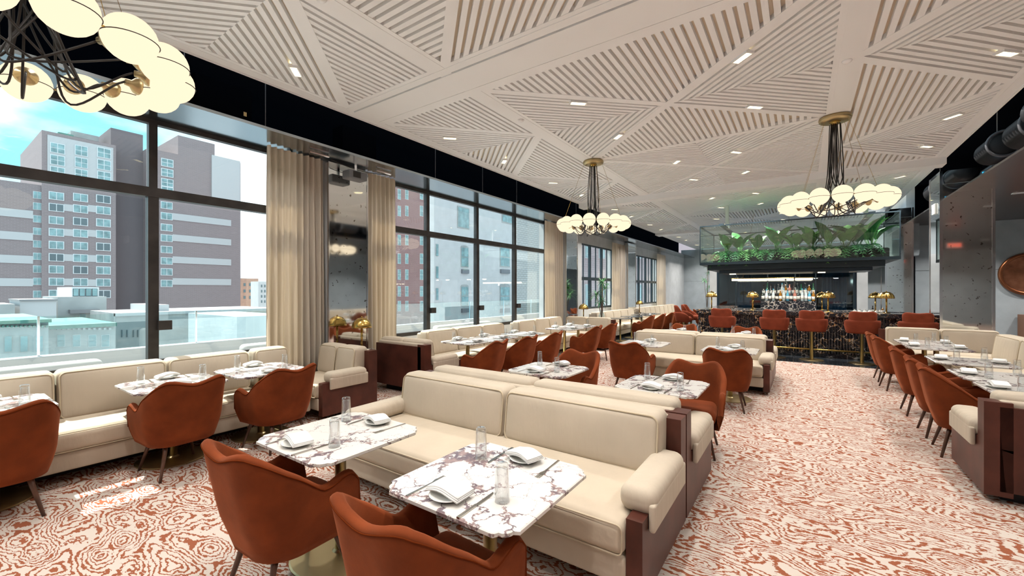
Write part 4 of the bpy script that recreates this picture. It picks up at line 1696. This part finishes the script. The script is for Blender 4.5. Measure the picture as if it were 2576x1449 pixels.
def fern(x, y, z, label, n, L, seed, m='leaf'):
    rn = random.Random(seed)
    t = thing('fern', label, 'plant', (x, y, z), 0, 'ferns in the glass loft')
    mb = MB()
    for k in range(n):
        az = 2 * PI * k / n + rn.uniform(-.3, .3)
        l = L * rn.uniform(.7, 1.15)
        el = rn.uniform(.4, 1.1)
        pts = []
        for i in range(9):
            u = i / 8
            a = el - u * 2.1
            r_ = l * u * .62
            pts.append(Vector((-math.sin(az) * r_, math.cos(az) * r_, l * (math.sin(el) * u - 1.0 * u * u))))
        mb.tube(pts, .004, 3)
        for i in range(1, 9):
            w = l * .16 * math.sin(PI * (i / 9) ** .8) + .02
            for s in (-1, 1):
                side = Vector((math.cos(az), math.sin(az), 0)) * s
                fw = (pts[i] - pts[i - 1]).normalized()
                p = pts[i]
                q = p + side * w + fw * w * .4 - Vector((0, 0, w * .35))
                b_ = fw * (l * .028)
                mb.add([p - b_, p + b_, q], [(0, 1, 2)])
    tag(mb.build('fronds', m, t), kind='stuff')
    return t


rn = random.Random(5)
BL = [(-1.80, 8, .46, 'leaf'), (-1.45, 9, .55, 'leaf'), (-1.05, 8, .48, 'leaf_dark'), (-.55, 9, .60, 'leaf'), (-.15, 8, .50, 'leaf_pale'), (.20, 8, .58, 'leaf_dark'), (.55, 8, .56, 'leaf'), (.90, 9, .62, 'leaf_pale'), (1.15, 9, .64, 'leaf'), (1.40, 10, .66, 'leaf')]
for k, (x, n_, L_, m_) in enumerate(BL):
    broadleaf(x, LY0 + .58 + rn.uniform(-.1, .1), LZ0 + .236, 'broad leaved plant in the glass loft, %s from the left' % (ORD[k] if k else 'first'), n_, L_, 30 + k, m_)
for k in range(11):
    fern(LX0 + .5 + k * .32, LY0 + .44, LZ0 + .236, 'feathery fern in the glass loft, %s from the left' % (ORD[k] if k else 'first'), 24, .58, 60 + k, ['leaf', 'leaf_dark', 'leaf_pale'][k % 3])

# ================================================================ WINE ROOM BEHIND THE BAR
WX0, WX1, WY, WZ = -2.52, 1.36, 17.0, 2.62
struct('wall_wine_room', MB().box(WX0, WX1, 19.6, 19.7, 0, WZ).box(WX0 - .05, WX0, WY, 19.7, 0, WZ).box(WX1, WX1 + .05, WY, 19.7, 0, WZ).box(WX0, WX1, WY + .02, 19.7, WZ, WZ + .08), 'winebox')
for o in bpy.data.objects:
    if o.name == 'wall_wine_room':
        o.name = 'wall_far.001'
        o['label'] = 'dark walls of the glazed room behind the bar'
t = thing('window_5', 'dark steel and glass front of the room behind the bar', None)
t['kind'] = 'structure'
xs = [WX0, -1.95, -.99, -.2, .36, 1.33]
for x in xs:
    MB().box(x, x + .035, WY - .02, WY + .02, 0, WZ).build('mullion', 'steel_blue', t)
MB().box(WX0, WX1, WY - .02, WY + .02, 2.26, 2.30).build('transom', 'steel_blue', t)
MB().box(WX0, WX1, WY - .025, WY + .025, WZ - .05, WZ).build('transom', 'steel_blue', t)
for a, c in zip(xs, xs[1:]):
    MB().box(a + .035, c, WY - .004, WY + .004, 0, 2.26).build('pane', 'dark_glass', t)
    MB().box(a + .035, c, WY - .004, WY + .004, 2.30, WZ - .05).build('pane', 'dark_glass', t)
struct('trim_5', MB().box(-2.80, -2.57, 16.9, 17.4, 0, 2.7), 'concrete_pale', 'pale concrete jamb left of the glazed room')
struct('trim_6', MB().box(1.42, 1.68, 16.9, 17.4, 0, 2.7), 'concrete_pale', 'pale concrete jamb right of the glazed room')
struct('trim_7', MB().box(1.68, 2.9, 17.9, 18.1, 0, 2.7).box(1.40, 2.9, 17.3, 18.1, 2.7, SOF), 'concrete', 'grey concrete return wall right of the bar')
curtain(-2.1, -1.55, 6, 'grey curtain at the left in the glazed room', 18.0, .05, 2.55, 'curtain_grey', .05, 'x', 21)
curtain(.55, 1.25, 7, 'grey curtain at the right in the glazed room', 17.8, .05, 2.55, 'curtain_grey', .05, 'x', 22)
lf = thing('linear_lamp', 'long brass linear lamp glowing behind the bar glass', 'pendant lamp', (-.85, 16.2, 2.0))
MB().rbox(-1.15, 1.15, -.04, .04, .035, .06, .01, 3).build('lamp_body', 'brass', lf)
MB().tube([(-1.13, 0, 0), (1.13, 0, 0)], .032, 12).build('light_tube', 'tube_light', lf, True)
for s in (-.8, .8):
    MB().tube([(s, 0, .06), (s * .6, 0, 2.18)], .003, 4).build('suspension_wire', 'brass', lf)
for x, lab in ((-1.78, 'left'), (1.12, 'right')):
    t = thing('globe_pendant', 'small lit globe pendant, %s side of the glazed room' % lab, 'pendant lamp', (x, 18.6, 1.95))
    MB().sphere((0, 0, 0), .06, 14, 10).build('globe', 'bulb', t, True)
    MB().tube([(0, 0, .06), (0, 0, .66)], .003, 4).build('cord', 'cord_black', t)

# ================================================================ RIGHT-HAND WALL PIECES
t = thing('round_mirror', 'round copper framed mirror on the concrete wall at right edge', 'mirror', (5.22, 17.85, 2.10))
pr = [(.50, 0), (.585, 0), (.60, .03), (.585, .07), (.52, .075), (.50, .04)]
fr = MB().lathe(pr + [pr[0]], 56)
fr.v = [(x, -z, y) for x, y, z in fr.v]
fr.build('frame', 'copper', t, True)
gl = MB().lathe([(0, .012), (.505, .012), (.505, .03), (0, .03)], 56)
gl.v = [(x, -z, y) for x, y, z in gl.v]
mat('copper_glass', (0.62, 0.26, 0.15), .06, 1.0, var=(3, .5))
gl.build('glass_disc', 'copper_glass', t)
t = thing('console', 'small wooden console frame under the round mirror', 'console', (5.55, 17.6, 0))
for a in ((-.55, -.47, 0, .97), (.47, .55, 0, .97), (-.47, .47, .88, .97), (-.47, .47, 0, .08)):
    MB().box(a[0], a[1], -.22, .22, a[2], a[3]).build('frame_board', 'wood_mid', t)
MB().box(-.47, .47, .17, .21, .08, .88).build('back_board', 'wood_dark_int', t)
# ducts in the right recess
for k, (x, y, z, rr) in enumerate(((2.85, 8.9, 4.2, .24), (2.95, 9.95, 4.16, .24), (2.9, 11.2, 4.2, .22), (2.9, 15.0, 4.2, .26))):
    t = thing('flexible_duct', 'round flexible duct in the right ceiling recess, %s' % ['nearest', 'second', 'third', 'farthest'][k], 'duct', (x, y, z), 0, 'flexible ducts')
    d = MB()
    pf = [(rr * .72, -.35)]
    for q in range(7):
        pf += [(rr * .86, -.33 + q * .1), (rr, -.28 + q * .1)]
    pf += [(rr * .72, .42)]
    d.lathe(pf, 28)
    d.v = [(x_, z_, y_) for x_, y_, z_ in d.v]
    d.build('duct_body', 'duct_black', t, True)
    rg = MB().tube([(rr * math.cos(2 * PI * q / 36), -.36, rr * math.sin(2 * PI * q / 36)) for q in range(36)], .022, 8, True).build('collar', 'duct_grey', t, True)
    MB().tube([(0, 0, rr * .9), (0, 0, .7)], .008, 6).build('hanger_rod', 'duct_grey', t)
tag(MB().tube([(3.5, 6, 4.45), (3.5, 9, 4.4), (3.5, 17, 4.4)], .06, 10).build('pipe', 'duct_grey', None, True), 'grey pipe running along the right ceiling recess', 'pipe')
tag(MB().box(2.68, 2.95, 11.0, 11.06, SOF + .04, SOF + .12).build('blue_tape', 'blue_tape'), 'small strip of bright blue tape above the right soffit', 'tape')
# things in the left recess
t = thing('loudspeaker', 'flat black loudspeaker in the recess over the near window', 'speaker', (-5.75, 2.15, 3.70))
MB().rbox(-.14, .14, -.30, .30, .0, .42, .02, 3).build('cabinet', 'black_void', t)
MB().box(.14, .143, .20, .235, .08, .13).build('badge', 'brass_dull', t)
t = thing('loudspeaker', 'black loudspeaker panel in the recess above the pier mirror', 'speaker', (-5.75, 4.0, 3.70))
MB().rbox(-.14, .14, -.30, .30, .0, .42, .02, 3).build('cabinet', 'black_void', t)
for k, y in enumerate((1.75, 2.6, 5.6, 7.0, 8.3, 11.5)):
    tag(MB().tube([(-5.6, y, SOF + .035), (-5.6, y, 4.9)], .006, 5).build('hanger_rod', 'duct_grey'), 'thin steel hanger rod above the window soffit, %s from the viewpoint' % ORD[k], 'rod', 'soffit hanger rods')

# ================================================================ LOUNGE TABLES, VASE PLANTS
lt0 = thing('lounge_table', 'x', 'table')
MB().lathe([(0, .728), (.37, .728), (.38, .736), (.37, .745), (0, .745)], 36).build('table_top', 'tile_dark', lt0)
MB().lathe([(.03, .012), (.03, .728)], 14).build('pole', 'brass_dull', lt0, True)
MB().lathe([(.25, 0), (.25, .012), (.035, .016)], 30).build('base_disc', 'brass_dull', lt0)
for k, (x, y, lab) in enumerate([(-4.85, 13.2, 'dark round lounge table, nearest of five'), (-4.85, 14.3, 'dark round lounge table, second of five'), (-4.85, 15.4, 'dark round lounge table, third of five'),
                                 (-4.85, 16.5, 'dark round lounge table, fourth of five'), (-4.0, 19.0, 'dark round lounge table, farthest of five')]):
    if k == 0:
        lt0.location = (x, y, 0)
        tag(lt0, lab, 'table', 'dark lounge tables')
    else:
        dup(lt0, (x, y, 0), 0, lab, 'dark lounge tables')


def dracaena(x, y, z, label, h, seed, vase=True):
    rn = random.Random(seed)
    t = thing('dracaena', label, 'plant', (x, y, z), 0, 'spiky vase plants')
    if vase:
        MB().lathe([(.06, 0), (.09, .03), (.10, .12), (.05, .22), (.045, .28), (.05, .285)], 20).build('vase', 'bottle_clear', t, True)
    for k in range(4):
        az = k * 1.7 + rn.uniform(-.3, .3)
        hh = h * (1 - .17 * k)
        tip = Vector((.20 * math.cos(az) * (k > 0) + .03, .20 * math.sin(az) * (k > 0), hh))
        MB().tube([(0, 0, .02), tip * .5 + Vector((0, 0, .05)), tip], .014, 6, r1=.008).build('stem', 'trunk', t, True)
        mb = MB()
        for q in range(34):
            l = rn.uniform(.24, .40)
            v, f = leaf_mesh(l, .026, rn.uniform(.6, 1.7), 5)
            place_leaf(mb, v, f, tip, rn.uniform(0, 2 * PI), rn.uniform(-.3, 1.3))
        mb.build('leaf_rosette', rn.choice(['leaf_dark', 'leaf']), t, True)
    return t


vt = dup(st, (-5.3, 12.75, 0), 0, 'round side table carrying the spiky plant at second pier', 'lamp side tables')
dracaena(-5.3, 12.75, .722, 'spiky plant in a glass vase by the second pier mirror', 1.15, 3)
pt = thing('planter_stand', 'low dark stand holding a plant at the far wall', 'stand', (-4.6, 26.9, 0))
MB().lathe([(.22, 0), (.26, .5), (.24, .52), (0, .52)], 24).build('pot', 'stucco_grey', pt)
dracaena(-4.6, 26.9, .522, 'spiky plant before the far concrete wall', 2.6, 8, False)

# ================================================================ OUTSIDE: TERRACE AND CITY
_s, _c = math.sin(math.atan(729 / F_PX)), math.cos(math.atan(729 / F_PX))


def on_x(u, v, X):
    """photo pixel -> (y, z) on the vertical plane x = X (facades parallel to the window wall)"""
    a, b_ = (u - 1288) / F_PX, (730 - v) / F_PX
    dx, dy = -_s + a * _c, _c + a * _s
    t_ = X / dx
    return dy * t_, 1.65 + b_ * t_


struct('floor.002', MB().box(-11.2, -6.55, -8, 20, -.25, -.12), 'deck', 'pale terrace floor outside the windows')
pw = thing('parapet', 'white terrace parapet carrying the glass railing', 'parapet', (-11.05, 6, 0))
MB().box(-.15, .15, -14, 14, -.25, .49).build('parapet_wall', 'outdoor_white', pw)
rail = thing('glass_railing', 'frameless glass railing standing on the terrace parapet', 'railing', (-11.05, 6, 0))
for k in range(12):
    y = -14 + 28 * k / 12
    MB().box(-.008, .008, y + .02, y + 28 / 12 - .02, .49, 1.19).build('glass_pane', 'rail_glass', rail)
    MB().box(-.02, .02, y - .015, y + .015, .49, 1.19).build('post', 'chrome', rail)
for k, (y, L_) in enumerate(((.3, 2.6), (4.3, 1.8), (9.4, 2.4))):
    t = thing('terrace_sofa', 'pale outdoor sofa on the terrace, %s from the left' % ('first', 'second', 'third')[k], 'outdoor sofa', (-8.6, y, -.12), 0, 'terrace sofas')
    MB().rbox(.25, .5, -L_ / 2, L_ / 2, .1, .80, .08, 5).build('back', 'outdoor_cushion', t, True)
    MB().rbox(-.5, .24, -L_ / 2, L_ / 2, .1, .45, .08, 5).build('seat', 'outdoor_cushion', t, True)
    MB().box(-.45, .45, -L_ / 2 + .1, L_ / 2 - .1, 0, .1).build('plinth', 'stucco_grey', t)
struct('floor.003', MB().box(-400, -12, -200, 300, -30.2, -30), 'roof_grey', 'city street level far below')


class City:
    """a building made of boxes and separate windows; facade plane x = X"""
    def __init__(s, name, label, X, depth):
        s.X, s.D = X, depth
        s.t = thing(name, label, 'building', (X, 0, 0))

    def block(s, u0, u1, vt, m, n='wall', out=0.0, vb=None, depth=None, zb=-30):
        y0, zt = on_x(u0, vt, s.X)
        y1, _ = on_x(u1, vt, s.X)
        if vb is not None:
            zb = on_x((u0 + u1) / 2, vb, s.X)[1]
            zt = on_x((u0 + u1) / 2, vt, s.X)[1]
        return MB().box(-(depth or s.D), out, y0, y1, zb, zt).build(n, m, s.t)

    def win(s, u0, u1, v0, v1, out=.12, fm='win_frame_white', gm='win_glass', cols=2, rows=1, arch=False):
        um = (u0 + u1) / 2
        y0, y1 = on_x(u0, 0, s.X)[0], on_x(u1, 0, s.X)[0]
        z1, z0 = on_x(um, v0, s.X)[1], on_x(um, v1, s.X)[1]
        if arch:
            pts = [(y0, z0), (y1, z0)] + [((y0 + y1) / 2 + (y1 - y0) / 2 * math.cos(a), z1 + (y1 - y0) * .16 * math.sin(a)) for a in [PI * k / 8 for k in range(9)]]
            mb = MB().prism(pts, 0, .12)
            mb.v = [(out - .12 + z, x, y) for x, y, z in mb.v]
            w = mb.build('window', fm, s.t)
        else:
            w = MB().box(out - .12, out, y0, y1, z0, z1).build('window', fm, s.t)
        fw = (y1 - y0) * .06
        mb = MB()
        for i in range(cols):
            for j in range(rows):
                a = y0 + fw + (y1 - y0 - fw) * i / cols
                c = y0 + (y1 - y0 - fw) * (i + 1) / cols
                e = z0 + fw + (z1 - z0 - fw) * j / rows
                g = z0 + (z1 - z0 - fw) * (j + 1) / rows
                mb.box(out, out + .05, a, c, e, g)
        mb.build('pane', gm, w)
        return w


# hotel tower
tw = City('apartment_tower', 'tall mauve brick tower with white bands, seen through near window', -140, 30)
tw.block(-420, 104, 394, 'brick_tower', 'left_wing')
tw.block(104, 290, 328, 'brick_tower', 'middle_wing', .5)
tw.block(290, 372, 312, 'brick_tower_shaded', 'recess', -4)
tw.block(372, 448, 372, 'brick_tower', 'right_wing')
tw.block(448, 540, 340, 'brick_tower', 'right_wing')
tw.block(540, 605, 395, 'brick_tower', 'right_wing')
tw.block(532, 603, 398, 'band_white', 'white_cladding', .3, 512, .3)
tw.block(160, 200, 322, 'copper_green', 'roof_tank', -6, 335, 12)
tw.block(197, 270, 318, 'stucco_grey', 'roof_tank', -8, 332, 14)
tw.block(118, 283, 357, 'band_white', 'window_bay', .7, 446, .2)
for v in (516, 579, 644, 708):
    tw.block(-420, 83, v - 11, 'band_white', 'white_band', .15, v + 11, .15)
for v in (491, 519, 551, 582, 614, 645, 677, 708, 740):
    tw.win(83, 104, v - 9, v + 9)
for r_, v in enumerate((494, 523, 555, 585, 617, 648, 678, 709, 739)):
    for a, c, dv in ((121, 160, 0), (182, 220, 4), (240, 277, 8)):
        tw.win(a, c, v + dv * (1 - r_ / 9) - 10, v + dv * (1 - r_ / 9) + 10, .65, gm='win_glass' if (r_ * 3 + a) % 4 else 'win_glass_dark')
    if r_ % 2 == 1:
        tw.block(160, 182, v - 8, 'band_white', 'spandrel', .58, v + 9, .1)
        tw.block(220, 240, v - 6, 'band_white', 'spandrel', .58, v + 11, .1)
for a, c in ((124, 162), (186, 219), (242, 277)):
    for v in (362, 392, 421):
        tw.win(a, c, v + (a - 120) * .1, v + 25 + (a - 120) * .1, .85, cols=2, rows=2)
for v in (517, 544, 572.5, 599, 628, 656.7, 684, 713):
    tw.win(404, 434, v - 9, v + 9)
for v in (553, 604, 656.7, 709):
    tw.block(434, 581, v - 8, 'band_white', 'white_band', .15, v + 8, .15)
for v in (400, 425, 450, 470):
    tw.win(405, 436, v, v + 20, cols=2, rows=2)

# low buildings across the street
lb = City('rooftop_house', 'grey rooftop penthouse below the tower', -75, 10)
lb.block(145, 268, 747, 'stone_grey', 'wall')
lb.block(185, 254, 722, 'win_frame_white', 'greenhouse', -1)
for k in range(4):
    lb.win(188 + 16 * k, 202 + 16 * k, 726, 745, -.9, 'steel_blue', 'win_glass', 1, 1)
lb.block(172, 246, 778, 'roof_grey', 'awning', 1.0, 787, 1.2)
lb.win(200, 216, 790, 820, .1, 'win_frame_white', 'win_glass', 1)
lb = City('white_rooftop_shed', 'white rendered rooftop block left of the penthouse', -70, 8)
lb.block(50, 142, 757, 'band_white', 'wall')
lb.block(48, 144, 753, 'roof_grey', 'roof', .2, 757, 8.4)
lb.block(-60, 34, 766, 'stucco_grey', 'wall', 1)
lb = City('cornice_building', 'old stone building with green copper cornice at lower left', -45, 12)
lb.block(-260, 122, 818, 'stone_grey', 'wall')
lb.block(-260, 126, 809, 'copper_green', 'cornice', .6, 818, 12)
for k in range(14):
    lb.block(-30 + 11 * k, -25 + 11 * k, 818, 'copper_green', 'bracket', .45, 823, .5)
for u in (10, 50, 88):
    lb.win(u, u + 20, 845, 885, .06, 'stone_grey', 'win_glass', 1, 1, True)
lb = City('terrace_house', 'grey stone house with dentil cornice and white windows', -48, 12)
lb.block(122, 290, 824, 'stone_grey', 'wall')
lb.block(122, 290, 815, 'copper_green', 'cornice', .5, 824, 12)
for k in range(12):
    lb.block(128 + 13 * k, 134 + 13 * k, 824, 'band_white', 'bracket', .35, 829, .4)
for u in (143, 182, 222, 255):
    lb.win(u, u + 20, 842, 872, .06, 'win_frame_white', 'win_glass', 1, 2)
lb = City('warehouse', 'long low grey warehouse roof line below the tower', -62, 11)
lb.block(290, 700, 788, 'stucco_grey', 'wall')
lb.block(290, 700, 782, 'band_white', 'parapet_cap', .2, 788, .6)
lb.block(400, 440, 768, 'band_white', 'roof_hut', -2)
for u in (305, 318, 334, 345):
    lb.win(u, u + 3, 830, 848, .05, 'steel_blue', 'win_glass_dark', 1)
for u in (405, 490, 582):
    lb.win(u, u + 22, 806, 823, .1, 'win_frame_white', 'win_glass', 1, 2)
lb = City('white_terrace_block', 'blank white wall block just beyond the railing', -22, 6)
lb.block(596, 720, 797, 'stucco_white', 'wall', 0, None, None, -10)
lb = City('brick_house', 'distant orange brick building right of the tower', -240, 8)
lb.block(605, 650, 700, 'brick_orange', 'wall')
for r_ in range(3):
    for u in (612, 626, 640):
        lb.win(u, u + 6, 712 + 16 * r_, 720 + 16 * r_, .1, 'brick_orange', 'win_glass_dark', 1)
lb = City('cream_house', 'distant cream building right of the tower', -220, 8)
lb.block(650, 700, 708, 'stucco_white', 'wall')
for r_ in range(4):
    for u in (656, 664, 672):
        lb.win(u, u + 4, 716 + 13 * r_, 723 + 13 * r_, .1, 'stucco_white', 'win_glass_dark', 1)
# seen through the second window
lb = City('red_brick_building', 'red brick building at the left of the second window', -95, 6)
lb.block(860, 1110, 300, 'brick_red', 'wall')
for v in (489, 531, 604, 651, 691, 733, 770):
    for u in (1000, 1019, 1056):
        lb.win(u, u + 8, v - 13, v + 13, .1, 'win_frame_white', 'win_glass', 2, 2)
lb = City('white_building', 'large white rendered building filling the second window', -60, 2.5)
lb.block(1092, 1420, 250, 'stucco_white', 'wall')
lb.win(1150, 1180, 521, 575, .1, 'stucco_grey', 'win_glass', 1)
lb.win(1262, 1292, 540, 563, .1, 'stucco_grey', 'win_glass', 1)
for v in (618, 716):
    lb.win(1159, 1178, v + 4, v + 54, .1, 'stucco_grey', 'win_glass', 1, 2, True)
    lb.win(1257, 1282, v + 4, v + 54, .1, 'stucco_grey', 'win_glass', 1, 2, True)
    lb.block(1160, 1177, v + 60, 'plastic_grey', 'air_conditioner', .4, v + 70, .4)
    lb.block(1258, 1280, v + 60, 'plastic_grey', 'air_conditioner', .4, v + 70, .4)
for v in (614, 670, 725):
    lb.win(1096, 1102, v, v + 30, .1, 'stucco_grey', 'win_glass', 1, 2)
lb = City('white_brick_wall', 'white brick wall at the right of the second window', -16, .35)
lb.block(1301, 1440, 200, 'brick_white', 'wall', 0, None, None, -12)
lb = City('pink_brick_building', 'pinkish brick building outside the far windows', -15.5, .4)
lb.block(1441, 1760, 150, 'brick_pink', 'wall', 0, None, None, -12)
for u in (1470, 1505, 1600, 1640):
    lb.win(u, u + 14, 590, 650, .1, 'band_white', 'win_glass', 1, 2)
    lb.win(u, u + 14, 715, 790, .1, 'band_white', 'win_glass', 1, 2)

# ---- exit sign hung from the right soffit (seen only as a reflection in the column mirror)
t = thing('exit_sign', 'red exit sign reflected in the mirror clad column', 'sign', (4.33, 3.84, 3.20))
MB().box(-.19, .19, -.025, .025, -.10, .10).build('housing', 'white_paint', t)
MB().tube([(0, 0, .10), (0, 0, SOF - 3.20)], .008, 6).build('stem', 'chrome', t)
cu = bpy.data.curves.new('exit_text', 'FONT')
cu.body = 'EXIT'
cu.align_x = 'CENTER'
cu.size = .16
cu.extrude = .002
tmp = bpy.data.objects.new('exit_text', cu)
COL.objects.link(tmp)
dg_ = bpy.context.evaluated_depsgraph_get()
me_ = bpy.data.meshes.new_from_object(tmp.evaluated_get(dg_))
bpy.data.objects.remove(tmp)
me_.materials.clear()
me_.materials.append(MAT['exit_red'])
lo_ = bpy.data.objects.new('lettering', me_)
COL.objects.link(lo_)
lo_.parent = t
lo_.location = (0, .029, -.055)
lo_.rotation_euler = (PI / 2, 0, PI)
